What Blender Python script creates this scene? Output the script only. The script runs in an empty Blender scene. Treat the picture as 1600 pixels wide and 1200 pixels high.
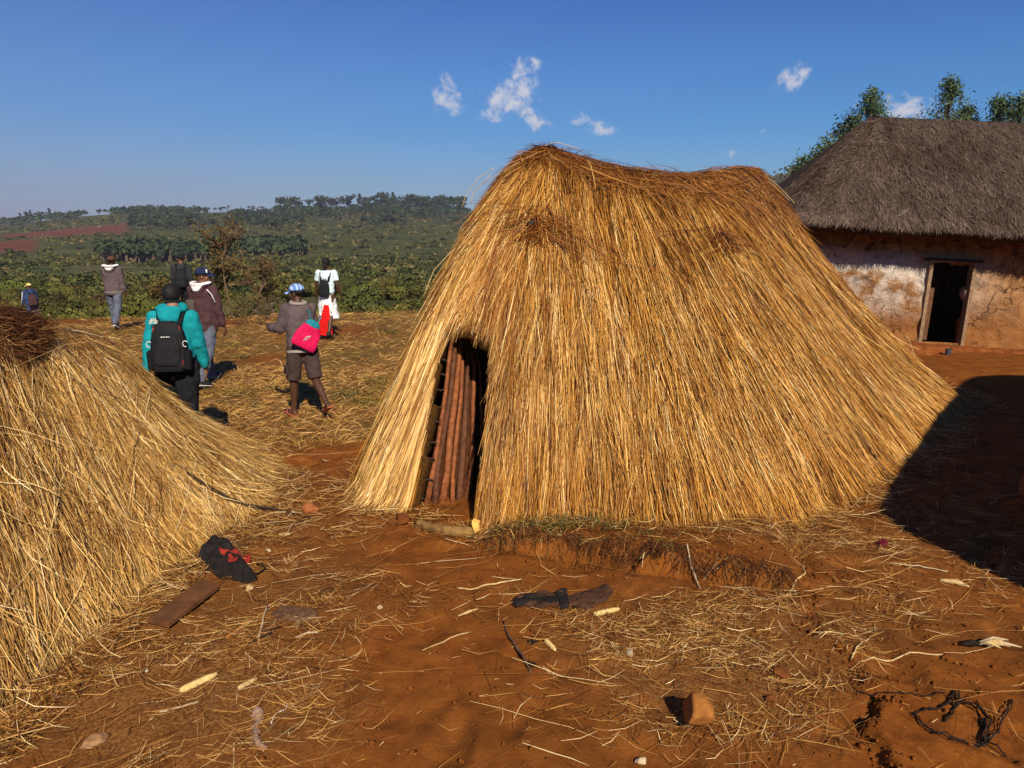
import bpy, bmesh, math, random
import numpy as np
from mathutils import Vector, Matrix

random.seed(5)
RNG = np.random.default_rng(11)
scene = bpy.context.scene
COL = scene.collection

# ---------------------------------------------------------------- camera, sky, sun, exposure
F_PX, CAM_H, PITCH = 1200.0, 2.3, math.atan(235 / 1200.0)
cam_d = bpy.data.cameras.new('camera')
cam_d.sensor_width = 36.0
cam_d.lens = 36.0 * F_PX / 1600.0
cam_d.clip_start, cam_d.clip_end = 0.05, 20000
cam = bpy.data.objects.new('camera', cam_d)
COL.objects.link(cam)
cam.location = (0, 0, CAM_H)
cam.rotation_euler = (math.pi / 2 - PITCH, 0, 0)
scene.camera = cam

SUN_EL, SUN_AZ = math.radians(36), math.atan2(0.26, -0.97)
SUN_VEC = Vector((math.sin(SUN_AZ) * math.cos(SUN_EL), math.cos(SUN_AZ) * math.cos(SUN_EL), math.sin(SUN_EL)))
sun_d = bpy.data.lights.new('sun', 'SUN')
sun_d.energy = 5.0
sun_d.angle = math.radians(0.5)
sun_d.color = (1.0, 0.90, 0.74)
sun = bpy.data.objects.new('sun', sun_d)
COL.objects.link(sun)
sun.location = (20, -60, 60)
sun.rotation_euler = SUN_VEC.to_track_quat('Z', 'Y').to_euler()

vs = scene.view_settings
scene.display_settings.display_device = 'sRGB'
vs.view_transform = 'Standard'
vs.look = 'None'
vs.exposure = 0.3
vs.gamma = 1.0
vs.use_curve_mapping = False
cy = scene.cycles
cy.max_bounces = 5
cy.diffuse_bounces = 2
cy.glossy_bounces = 2
cy.transparent_max_bounces = 6
cy.volume_bounces = 0
cy.use_denoising = True
cy.sample_clamp_indirect = 4.0


def ray(x, y):
    cx, cyy = (x - 800) / F_PX, (600 - y) / F_PX
    cp, sp = math.cos(PITCH), math.sin(PITCH)
    return np.array([cx, cp + cyy * sp, -sp + cyy * cp])


def G(x, y, z=0.0):
    d = ray(x, y)
    t = (z - CAM_H) / d[2]
    return np.array([d[0] * t, d[1] * t, z])


def AT(x, y, Y):
    d = ray(x, y)
    t = Y / d[1]
    return np.array([d[0] * t, Y, CAM_H + d[2] * t])


def proj(P):
    P = np.asarray(P, float)
    cp, sp = math.cos(PITCH), math.sin(PITCH)
    v = P - np.array([0, 0, CAM_H])
    dep = v[..., 1] * cp - v[..., 2] * sp
    up = v[..., 1] * sp + v[..., 2] * cp
    return 800 + F_PX * v[..., 0] / dep, 600 - F_PX * up / dep


# ---------------------------------------------------------------- numpy noise
def _hash(ix, iy, seed):
    h = (ix.astype(np.int64) * 374761393 + iy.astype(np.int64) * 668265263 + seed * 974634777) & 0xFFFFFFFF
    h = ((h ^ (h >> 13)) * 1274126177) & 0xFFFFFFFF
    h = (h ^ (h >> 16)) & 0xFFFFFFFF
    return h / 4294967295.0


def vnoise(x, y, seed=0):
    x = np.asarray(x, float); y = np.asarray(y, float)
    ix, iy = np.floor(x), np.floor(y)
    fx, fy = x - ix, y - iy
    fx = fx * fx * (3 - 2 * fx); fy = fy * fy * (3 - 2 * fy)
    a = _hash(ix, iy, seed); b = _hash(ix + 1, iy, seed)
    c = _hash(ix, iy + 1, seed); d = _hash(ix + 1, iy + 1, seed)
    return (a + (b - a) * fx) * (1 - fy) + (c + (d - c) * fx) * fy


def fbm(x, y, oct=4, seed=0):
    s, a, n = 0.0, 0.5, 0.0
    for i in range(oct):
        s = s + a * vnoise(np.asarray(x) * 2 ** i, np.asarray(y) * 2 ** i, seed + i * 17)
        n += a; a *= 0.5
    return s / n


def sstep(a, b, x):
    t = np.clip((np.asarray(x, float) - a) / (b - a), 0, 1)
    return t * t * (3 - 2 * t)


# ---------------------------------------------------------------- object helpers
def tag(o, label=None, cat=None, group=None, kind=None):
    if label: o['label'] = label
    if cat: o['category'] = cat
    if group: o['group'] = group
    if kind: o['kind'] = kind
    return o


def empty(name, loc=(0, 0, 0), rz=0.0, label=None, cat=None, group=None):
    o = bpy.data.objects.new(name, None)
    o.empty_display_size = 0.1
    COL.objects.link(o)
    o.location = loc
    o.rotation_euler = (0, 0, rz)
    return tag(o, label, cat, group)


def link(name, me, mats=None, parent=None, smooth=False):
    o = bpy.data.objects.new(name, me)
    COL.objects.link(o)
    if mats is not None:
        for m in (mats if isinstance(mats, (list, tuple)) else [mats]):
            me.materials.append(m)
    if smooth:
        me.polygons.foreach_set('use_smooth', [True] * len(me.polygons))
    if parent is not None:
        o.parent = parent
    return o


def np_mesh(name, V, Fq, attrs=None, smooth=False):
    """V (n,3), Fq (m,k) faces all with k corners."""
    V = np.ascontiguousarray(V, np.float32); Fq = np.ascontiguousarray(Fq, np.int32)
    me = bpy.data.meshes.new(name)
    me.vertices.add(len(V)); me.vertices.foreach_set('co', V.ravel())
    me.loops.add(Fq.size); me.loops.foreach_set('vertex_index', Fq.ravel())
    me.polygons.add(len(Fq))
    me.polygons.foreach_set('loop_start', np.arange(0, Fq.size, Fq.shape[1], dtype=np.int32))
    if smooth:
        me.polygons.foreach_set('use_smooth', np.ones(len(Fq), bool))
    me.update(calc_edges=True)
    for k, a in (attrs or {}).items():
        at = me.attributes.new(k, 'FLOAT', 'POINT')
        at.data.foreach_set('value', np.ascontiguousarray(a, np.float32).ravel())
    return me


def unit(v):
    return v / np.maximum(np.linalg.norm(v, axis=-1, keepdims=True), 1e-9)


def strand_mesh(name, P, W, N, attrs=None, taper=True, roll=0.9):
    """ribbons along the centre lines P (n,k,3), width W (n,), facing N (n,3)"""
    n, k, _ = P.shape
    T = np.gradient(P, axis=1)
    S = unit(np.cross(T, np.repeat(N[:, None, :], k, 1)))
    a = RNG.uniform(-roll, roll, n)[:, None, None]
    Nn = unit(np.cross(S, T))
    S = S * np.cos(a) + Nn * np.sin(a)
    tp = np.interp(np.linspace(0, 1, k), [0, 0.15, 0.7, 1], [0.6, 1, 1, 0.25]) if taper else np.ones(k)
    off = S * (W[:, None, None] * 0.5) * tp[None, :, None]
    V = np.stack([P - off, P + off], 2).reshape(-1, 3)
    b = (np.arange(n)[:, None] * k + np.arange(k - 1)[None, :]) * 2
    Fq = np.stack([b, b + 1, b + 3, b + 2], -1).reshape(-1, 4)
    at = {kk: np.repeat(np.asarray(v, float), k * 2) for kk, v in (attrs or {}).items()}
    return np_mesh(name, V, Fq, at)


# ---------------------------------------------------------------- materials
def new_mat(name, rough=0.85, spec=0.2):
    m = bpy.data.materials.new(name); m.use_nodes = True
    nt = m.node_tree
    b = nt.nodes['Principled BSDF']
    b.inputs['Roughness'].default_value = rough
    b.inputs['Specular IOR Level'].default_value = spec
    return m, nt, b


def nd(nt, typ, **kw):
    n = nt.nodes.new(typ)
    for k, v in kw.items():
        if k in ('operation', 'blend_type', 'data_type', 'attribute_name', 'noise_dimensions', 'feature', 'distance', 'musgrave_type', 'clamp', 'interpolation_type', 'sky_type'):
            setattr(n, k, v)
        else:
            n.inputs[k].default_value = v
    return n


def ramp(nt, fac, stops):
    r = nt.nodes.new('ShaderNodeValToRGB')
    el = r.color_ramp.elements
    while len(el) < len(stops): el.new(0.5)
    for e, (p, c) in zip(el, stops):
        e.position = p; e.color = (*c, 1)
    nt.links.new(fac, r.inputs['Fac'])
    return r.outputs['Color']


def noise_n(nt, scale, detail=4, rough=0.55, vec=None, dist=0.0):
    n = nt.nodes.new('ShaderNodeTexNoise')
    n.inputs['Scale'].default_value = scale
    n.inputs['Detail'].default_value = detail
    n.inputs['Roughness'].default_value = rough
    n.inputs['Distortion'].default_value = dist
    if vec is None:
        tc = nt.nodes.new('ShaderNodeTexCoord'); vec = tc.outputs['Object']
    nt.links.new(vec, n.inputs['Vector'])
    return n.outputs['Fac']


def mixc(nt, fac, a, b, mode='MIX'):
    m = nt.nodes.new('ShaderNodeMix'); m.data_type = 'RGBA'; m.blend_type = mode
    for s, v in ((0, fac), (6, a), (7, b)):
        if hasattr(v, 'is_linked') or isinstance(v, bpy.types.NodeSocket):
            nt.links.new(v, m.inputs[s])
        elif s == 0: m.inputs[0].default_value = v
        else: m.inputs[s].default_value = (*v, 1)
    return m.outputs[2]


def math_n(nt, op, a, b=None, c=None, clamp=False):
    m = nt.nodes.new('ShaderNodeMath'); m.operation = op; m.use_clamp = clamp
    for i, v in enumerate((a, b, c)):
        if v is None: continue
        if isinstance(v, bpy.types.NodeSocket): nt.links.new(v, m.inputs[i])
        else: m.inputs[i].default_value = v
    return m.outputs[0]


def attr_n(nt, name):
    a = nt.nodes.new('ShaderNodeAttribute'); a.attribute_name = name
    return a.outputs['Fac']


def bump(nt, bsdf, h, strength=0.4, dist=0.01):
    b = nt.nodes.new('ShaderNodeBump')
    b.inputs['Strength'].default_value = strength
    b.inputs['Distance'].default_value = dist
    nt.links.new(h, b.inputs['Height'])
    nt.links.new(b.outputs['Normal'], bsdf.inputs['Normal'])


def simple_mat(name, c, c2=None, scale=20, rough=0.85, spec=0.2, bmp=0.3, bd=0.005, detail=5):
    """colour c wandering to c2 by noise, with fine relief"""
    m, nt, b = new_mat(name, rough, spec)
    c2 = c2 or tuple(v * 0.7 for v in c)
    f = noise_n(nt, scale, detail, 0.6)
    nt.links.new(ramp(nt, f, [(0.3, c2), (0.7, c)]), b.inputs['Base Color'])
    if bmp: bump(nt, b, noise_n(nt, scale * 3, 4), bmp, bd)
    return m


def straw_mat(name, stops, old, rough=0.55, spec=0.25):
    """per-straw colour from the 'rnd' attribute, weathered towards 'old' by the 'age' attribute"""
    m, nt, b = new_mat(name, rough, spec)
    c = ramp(nt, attr_n(nt, 'rnd'), stops)
    c = mixc(nt, attr_n(nt, 'age'), c, mixc(nt, 1.0, c, old, 'MULTIPLY'))
    nt.links.new(c, b.inputs['Base Color'])
    return m


# ---------------------------------------------------------------- world
world = bpy.data.worlds.new('World')
scene.world = world
world.use_nodes = True
wt = world.node_tree
bg = wt.nodes['Background']
SKY_STR = 0.06
bg.inputs['Strength'].default_value = SKY_STR
sky = wt.nodes.new('ShaderNodeTexSky')
sky.sky_type = 'NISHITA'
sky.sun_disc = False
sky.sun_elevation = SUN_EL
sky.sun_rotation = SUN_AZ
sky.altitude = 1500
sky.air_density = 1.0
sky.dust_density = 1.2
sky.ozone_density = 2.5
tc = wt.nodes.new('ShaderNodeTexCoord')
DIRV = tc.outputs['Generated']
hs = wt.nodes.new('ShaderNodeHueSaturation')
hs.inputs['Saturation'].default_value = 1.40
wt.links.new(mixc(wt, 1.0, sky.outputs['Color'], (0.90, 1.20, 1.42), 'MULTIPLY'), hs.inputs['Color'])
sepz = wt.nodes.new('ShaderNodeSeparateXYZ'); wt.links.new(DIRV, sepz.inputs[0])
deep = ramp(wt, sepz.outputs['Z'], [(0.0, (1.0, 1.0, 1.0)), (.10, (1.0, 1.0, 1.0)), (.19, (.58, .89, .98)), (.30, (.24, .64, .90)), (1.0, (.22, .56, .84))])
deepsky = mixc(wt, 1.0, hs.outputs['Color'], deep, 'MULTIPLY')
# dusty mauve band over the horizon, deepest to the left where the far hills are
sepd = wt.nodes.new('ShaderNodeSeparateXYZ'); wt.links.new(DIRV, sepd.inputs[0])
hz_e = math_n(wt, 'POWER', 2.718, math_n(wt, 'MULTIPLY', math_n(wt, 'ABSOLUTE', sepd.outputs['Z']), -5.2))
hz_x = math_n(wt, 'MULTIPLY_ADD', sepd.outputs['X'], -0.45, 0.70, True)


def cloud_layer():
    """wisps of cloud at fixed directions of the sky: soft ellipses broken up by noise"""
    nz = wt.nodes.new('ShaderNodeTexNoise')
    nz.inputs['Scale'].default_value = 62; nz.inputs['Detail'].default_value = 7
    nz.inputs['Roughness'].default_value = 0.62; nz.inputs['Distortion'].default_value = 0.3
    wt.links.new(DIRV, nz.inputs['Vector'])
    total = None
    #          px   py   rx   ry  tilt  density
    clouds = [(697, 152, 20, 27, 0.3, 1.0), (720, 174, 11, 9, 0, .8), (800, 152, 47, 24, -0.45, 1.15), (818, 135, 22, 36, 0.2, 1.0),
              (836, 184, 25, 14, 0.5, 1.0), (833, 102, 11, 13, 0.3, .7), (748, 146, 18, 9, 0, .5),
              (905, 186, 18, 11, .45, .95), (934, 199, 26, 11, 0.15, .95),
              (1237, 124, 25, 15, -0.4, 1.05), (1138, 239, 11, 9, -0.3, .62), (1194, 206, 9, 10, 0, .55), (1201, 168, 7, 11, 0, .5),
              (1090, 182, 6, 20, -.2, .4), (1408, 172, 42, 20, 0.1, 1.1), (1140, 222, 6, 10, 0, .4)]
    for (px, py, rx, ry, tilt, dens) in clouds:
        rx, ry = rx * .84, ry * .84
        d = ray(px, py); d = d / np.linalg.norm(d)
        r = np.cross(d, (0, 0, 1)); r /= np.linalg.norm(r)
        u = np.cross(r, d)
        ct, st = math.cos(tilt), math.sin(tilt)
        e1 = r * ct - u * st; e2 = r * st + u * ct
        k = F_PX * np.dot(ray(px, py) / np.linalg.norm(ray(px, py)), ray(800, 600))
        acc = None
        for e, rad in ((e1, rx), (e2, ry)):
            dt = wt.nodes.new('ShaderNodeVectorMath'); dt.operation = 'DOT_PRODUCT'
            wt.links.new(DIRV, dt.inputs[0]); dt.inputs[1].default_value = tuple(e * (k / rad))
            sq = math_n(wt, 'MULTIPLY', dt.outputs['Value'], dt.outputs['Value'])
            acc = sq if acc is None else math_n(wt, 'ADD', acc, sq)
        fall = math_n(wt, 'SUBTRACT', 1.0, math_n(wt, 'MULTIPLY', acc, 0.42), clamp=True)
        # only the half of the sky the cloud is in
        dt = wt.nodes.new('ShaderNodeVectorMath'); dt.operation = 'DOT_PRODUCT'
        wt.links.new(DIRV, dt.inputs[0]); dt.inputs[1].default_value = tuple(d)
        fall = math_n(wt, 'MULTIPLY', fall, math_n(wt, 'GREATER_THAN', dt.outputs['Value'], 0.5))
        fall = math_n(wt, 'MULTIPLY', fall, dens)
        total = fall if total is None else math_n(wt, 'MAXIMUM', total, fall)
    f = math_n(wt, 'ADD', total, math_n(wt, 'MULTIPLY', math_n(wt, 'SUBTRACT', nz.outputs['Fac'], 0.5), 3.3))
    mr = wt.nodes.new('ShaderNodeMapRange'); mr.interpolation_type = 'SMOOTHSTEP'
    wt.links.new(f, mr.inputs['Value'])
    mr.inputs['From Min'].default_value = 0.38; mr.inputs['From Max'].default_value = 1.45
    near = math_n(wt, 'GREATER_THAN', total, 0.001)
    return math_n(wt, 'MULTIPLY', math_n(wt, 'MULTIPLY', mr.outputs['Result'], near), 0.92)


cl = cloud_layer()
K = 1.0 / SKY_STR
skyc = mixc(wt, math_n(wt, 'MULTIPLY', hz_e, hz_x, None, True), deepsky, (0.245 * K, 0.240 * K, 0.36 * K))
wt.links.new(mixc(wt, cl, skyc, (0.54 * K, 0.54 * K, 0.60 * K)), bg.inputs['Color'])
# ---------------------------------------------------------------- the lie of the land
SKY_X = [-900, 0, 60, 110, 150, 210, 260, 330, 380, 440, 520, 600, 735, 900, 1190, 1250, 1600, 2400]
SKY_Y = [360, 352, 347, 341, 337, 333, 331, 333, 331, 331, 330, 326, 333, 318, 278, 266, 255, 250]
BANK = np.array([G(x, y, 0.06)[:2] for x, y in [(700, 830), (760, 838), (830, 842), (900, 850), (990, 868), (1080, 882), (1170, 892), (1260, 905), (1330, 900)]])
CREASE = np.array([G(x, y)[:2] for x, y in [(1268, 900), (1275, 950), (1256, 975), (1300, 1010), (1340, 1035), (1345, 1080), (1400, 1105)]])
CLOD = np.array([G(x, y)[:2] for x, y in [(1400, 1100), (1372, 1108), (1350, 1140), (1362, 1165), (1385, 1190), (1400, 1260)]])


def seg_sd(X, Y, L):
    """distance to the polyline L and the side (positive = left of its direction)"""
    best = np.full(np.shape(X), 1e9); side = np.zeros(np.shape(X)); par = np.zeros(np.shape(X))
    for i in range(len(L) - 1):
        a, b = L[i], L[i + 1]
        d = b - a; l2 = d @ d
        t = np.clip(((X - a[0]) * d[0] + (Y - a[1]) * d[1]) / l2, 0, 1)
        dx, dy = X - a[0] - t * d[0], Y - a[1] - t * d[1]
        q = np.hypot(dx, dy)
        s = np.sign(d[0] * dy - d[1] * dx)
        m = q < best
        best = np.where(m, q, best); side = np.where(m, s, side); par = np.where(m, (i + t) / (len(L) - 1), par)
    return best * side, par


def ground(X, Y, fine=True):
    X = np.asarray(X, float); Y = np.asarray(Y, float)
    r = np.hypot(X, Y); th = np.arctan2(X, Y)
    pxb = 800 + 1200 * np.tan(np.clip(th, -1.05, 1.05))
    skyy = np.interp(pxb, SKY_X, SKY_Y)
    front = sstep(1.25, 0.75, np.abs(th))
    off = 34 * sstep(850, 1250, pxb)
    re = np.maximum(r - off * sstep(16, 60, r), 0)
    zv = np.interp(re, [0, 21, 24, 28, 35, 50, 100, 200, 330, 480], [0, 0.05, -.15, -1.0, -2.5, -3.6, -5.2, -7.5, -9.0, -9.0])
    R = 1250.0
    zr = 2.3 + (365 - skyy) / 1200.0 * R * np.cos(th)
    t = np.clip((r - 330) / (R - 330), 0, 1)
    prof = t ** 1.35
    zfar = -9 + (zr + 9) * prof
    zfar = np.where(r > R, zr - (r - R) * 0.06, zfar)
    z = np.where(re < 330, zv, zfar)
    z = z + sstep(120, 500, r) * sstep(1400, 900, r) * (fbm(X / 160, Y / 160, 3, 3) - 0.5) * 9
    z = z + sstep(24, 60, r) * (fbm(X / 16, Y / 16, 3, 8) - 0.5) * 1.4
    z = np.maximum(z, -14.0) * front
    # brown hump beyond the left roof and the gentle swell of the field
    z = z + 0.62 * np.exp(-(((X + 14.5) / 4.5) ** 2 + ((Y - 24.0) / 2.2) ** 2))
    z = z + sstep(9, 13, r) * sstep(40, 24, r) * (fbm(X / 3.1, Y / 3.1, 3, 21) - 0.5) * 0.22
    if fine:
        near = sstep(14, 9, r)
        z = z + near * ((fbm(X / 1.1, Y / 1.1, 3, 5) - 0.5) * 0.07 - np.maximum(0, fbm(X / .26, Y / .34, 2, 14) - .60) * .16 + (fbm(X / 0.22, Y / 0.22, 4, 9) - 0.5) * 0.034 + np.maximum(0, fbm(X / .09, Y / .09, 3, 10) - .62) * .05 * sstep(.4, .6, fbm(X / .8, Y / .8, 2, 12)))
        sd, par = seg_sd(X, Y, BANK)
        sd = sd + (fbm(X / 0.22, Y / 0.16, 5, 31) - 0.5) * 0.34
        w = sstep(0.0, 0.28, par) * sstep(1.0, 0.72, par)
        hgt = 0.125 * sstep(-0.10, 0.06, sd + (fbm(X / .05, Y / .05, 3, 33) - .5) * .09) * np.exp(-np.maximum(sd, 0) / 1.6) * w
        hgt = hgt - 0.03 * np.exp(-((sd + 0.1) / 0.12) ** 2) * w
        z = z + hgt
        sd, par = seg_sd(X, Y, CREASE)
        sd = sd + (fbm(X / 0.12, Y / 0.12, 4, 37) - 0.5) * 0.14
        ends = sstep(0, .15, par) * sstep(1, .85, par)
        z = z + ends * (0.03 * sstep(-0.05, 0.06, sd) * np.exp(-np.maximum(sd, 0) / 0.45) - 0.012 * np.exp(-((sd + 0.03) / 0.05) ** 2))
        sd, par = seg_sd(X, Y, CLOD)
        sd = sd + (fbm(X / 0.07, Y / 0.07, 4, 41) - 0.5) * 0.10
        ends = sstep(0, .12, par)
        z = z + ends * (0.06 * sstep(-0.02, 0.03, sd) * np.exp(-np.maximum(sd, 0) / 0.55) - 0.008 * np.exp(-((sd + 0.03) / 0.04) ** 2))
    return z


def gz(x, y):
    return float(ground(np.array([x]), np.array([y]))[0])


def GP(x, y):
    """ground point under a pixel (two refinements for the relief)"""
    p = G(x, y, 0.0)
    for _ in range(4):
        z = gz(p[0], p[1]); p = G(x, y, z)
    return p


def grass_mask(X, Y):
    """matted dry grass on the plateau left of the hut"""
    m = sstep(7.4, 9.6, Y + (fbm(X / 1.3, Y / 1.3, 3, 51) - 0.5) * 3.0 + np.minimum(0, (-1.0 - X)) * 0.25)
    m = m * sstep(1.5, -0.4, X + (fbm(X / .9, Y / .9, 3, 55) - 0.5) * 1.4 - np.maximum(0, Y - 11) * .4)
    m = m * sstep(0.72, 0.52, fbm(X / 2.2 + 9, Y / 2.2, 3, 57) * sstep(10, 14, Y) - .04)
    m = m * (1 - 0.85 * np.exp(-(((X + 7.8) / 1.5) ** 2 + ((Y - 22.6) / .8) ** 2)))
    m = m * (1 - 0.97 * sstep(1.5, .6, ((X + 15.0) / 5.0) ** 2 + ((Y - 22.6) / 2.6) ** 2 + (fbm(X / .9, Y / .9, 3, 58) - .5)))
    return m * sstep(34, 24, np.hypot(X, Y))


def litter_mask(X, Y):
    """how thick loose straw lies on the bare earth"""
    px, py = proj(np.stack([X, Y, np.zeros_like(X)], -1))
    def e(cx, cy_, rx, ry):
        c = G(cx, cy_); a = G(cx + rx, cy_); b = G(cx, cy_ - ry); c2 = G(cx, cy_ + ry)
        return np.exp(-(((X - c[0]) / (a[0] - c[0])) ** 2 + ((Y - c[1]) / max(.2, (b[1] - c2[1]) / 2)) ** 2))
    m = 0.035 + 0 * X
    m = m + 0.85 * e(120, 1090, 330, 110) + 0.7 * e(400, 930, 190, 110) + 0.55 * e(330, 1130, 230, 70)
    m = m + 0.85 * e(1130, 1070, 250, 80) + 0.75 * e(1010, 1010, 200, 60) + 0.6 * e(1230, 970, 260, 45)
    m = m + 0.4 * e(450, 800, 130, 40) + 0.5 * e(1250, 830, 220, 30) + .12 * e(800, 930, 200, 40)
    m = m + .35 * e(1380, 880, 160, 60)
    m = m - .8 * e(1490, 1120, 150, 70) - .6 * e(760, 1060, 190, 80) - .3 * e(700, 880, 200, 40)
    return np.clip(m, 0.03, 1)


def build_ground():
    ang = np.concatenate([np.linspace(-math.pi, -0.72, 40, endpoint=False), np.linspace(-0.72, 0.72, 400, endpoint=False), np.linspace(0.72, math.pi, 40, endpoint=False)])
    rad = np.concatenate([[0.4, 0.8, 1.2, 1.6, 1.9], np.linspace(2.1, 10.5, 265, endpoint=False), np.geomspace(10.5, 2600, 140)])
    na, nr = len(ang), len(rad)
    A, Rr = np.meshgrid(ang, rad)
    X, Y = Rr * np.sin(A), Rr * np.cos(A)
    Z = ground(X, Y)
    V = np.stack([X, Y, Z], -1).reshape(-1, 3)
    V = np.concatenate([V, [[0, 0, 0]]])
    i = np.arange(nr - 1)[:, None] * na; j = np.arange(na)[None, :]; j2 = (j + 1) % na
    Fq = np.stack([i + j, i + na + j, i + na + j2, i + j2], -1).reshape(-1, 4)
    x, y = V[:, 0], V[:, 1]
    r = np.hypot(x, y); th = np.arctan2(x, y)
    far = sstep(24, 32, r - 22 * sstep(0.25, .45, th))
    pxb = 800 + 1200 * np.tan(np.clip(th, -1.05, 1.05))
    # ploughed red fields on the far hill (bearing and distance ranges, ragged edges)
    n = (fbm(x / 60, y / 60, 3, 77) - .5) * 120
    def patch(x0, x1, r0, r1):
        return sstep(x0 - 12, x0 + 12, pxb + n * .2) * sstep(x1 + 12, x1 - 12, pxb + n * .2) * sstep(r0 - 18, r0 + 18, r + n * .6) * sstep(r1 + 18, r1 - 18, r + n * .6)
    field = np.maximum(patch(-200, 68, 470, 640), patch(20, 215, 700, 900))
    dryp = np.maximum(np.maximum(patch(120, 330, 230, 330), patch(230, 480, 400, 520)), .8 * patch(180, 260, 1130, 1280))
    dryp = np.maximum(dryp, patch(1180, 1290, 1100, 1300)) * .8
    at = {'grass': grass_mask(x, y), 'litter': litter_mask(x, y) * sstep(12, 8, r), 'far': far, 'field': field, 'dryfield': dryp}
    me = np_mesh('ground', V, Fq, at, smooth=True)
    # close the centre
    bm = bmesh.new(); bm.from_mesh(me); bm.verts.ensure_lookup_table()
    c = bm.verts[len(V) - 1]
    for k in range(na):
        f = bm.faces.new((c, bm.verts[k], bm.verts[(k + 1) % na])); f.smooth = True
    bm.normal_update(); bm.to_mesh(me); bm.free()
    m, nt, b = new_mat('red_earth', 0.95, 0.08)
    big = noise_n(nt, 0.55, 5, 0.6)
    mid = noise_n(nt, 4.5, 6, 0.65)
    fin = noise_n(nt, 38, 5, 0.7)
    soil = ramp(nt, mid, [(0.28, (0.105, 0.028, 0.0044)), (0.5, (0.205, 0.060, 0.0086)), (0.75, (0.30, 0.098, 0.0145))])
    soil = mixc(nt, math_n(nt, 'MULTIPLY', ramp_f(nt, big, .35, .7), .45), soil, (0.105, 0.038, 0.0080))
    soil = mixc(nt, math_n(nt, 'MULTIPLY', ramp_f(nt, fin, .55, .75), .5), soil, (0.29, 0.10, 0.022))
    speck = noise_n(nt, 160, 2, 0.5)
    soil = mixc(nt, math_n(nt, 'MULTIPLY', ramp_f(nt, speck, .68, .74), .5), soil, (0.38, 0.22, 0.08))
    dry = ramp(nt, noise_n(nt, 14, 5, .7), [(0.3, (0.085, 0.042, 0.010)), (0.55, (0.18, 0.098, 0.024)), (0.8, (0.29, 0.18, 0.055))])
    dry = mixc(nt, math_n(nt, 'MULTIPLY', ramp_f(nt, noise_n(nt, 1.1, 4), .56, .72), .45), dry, (0.075, 0.070, 0.016))
    c = mixc(nt, attr_n(nt, 'grass'), soil, dry)
    chaff = ramp(nt, noise_n(nt, 60, 4, .75), [(0.45, (0.11, 0.04, 0.012)), (0.62, (0.33, 0.19, 0.06))])
    c = mixc(nt, math_n(nt, 'MULTIPLY', attr_n(nt, 'litter'), .55), c, chaff)
    scrub = ramp(nt, noise_n(nt, 0.045, 9, .72), [(0.32, (0.030, 0.038, 0.010)), (0.5, (0.060, 0.065, 0.017)), (0.62, (0.10, 0.09, 0.028)), (0.8, (0.14, 0.10, 0.040))])
    fld = ramp(nt, noise_n(nt, 0.05, 6, .6), [(0.3, (0.10, 0.032, 0.016)), (0.7, (0.17, 0.058, 0.030))])
    dfl = ramp(nt, noise_n(nt, 0.06, 7, .7), [(0.35, (0.045, 0.05, 0.014)), (0.6, (0.14, 0.115, 0.045))])
    scrub = mixc(nt, attr_n(nt, 'dryfield'), scrub, dfl)
    scrub = mixc(nt, attr_n(nt, 'field'), scrub, fld)
    c = mixc(nt, attr_n(nt, 'far'), c, scrub)
    nt.links.new(c, b.inputs['Base Color'])
    hsum = math_n(nt, 'ADD', math_n(nt, 'MULTIPLY', fin, .5), math_n(nt, 'ADD', math_n(nt, 'MULTIPLY', mid, 1.2), math_n(nt, 'MULTIPLY', speck, .22)))
    bump(nt, b, hsum, 0.55, 0.02)
    o = link('ground', me, m)
    return tag(o, 'red earth yard running into dry grass and green hills', None, None, 'structure')


def ramp_f(nt, f, a, b):
    mr = nt.nodes.new('ShaderNodeMapRange')
    mr.interpolation_type = 'SMOOTHSTEP'
    nt.links.new(f, mr.inputs['Value'])
    mr.inputs['From Min'].default_value = a; mr.inputs['From Max'].default_value = b
    return mr.outputs['Result']


build_ground()
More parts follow.
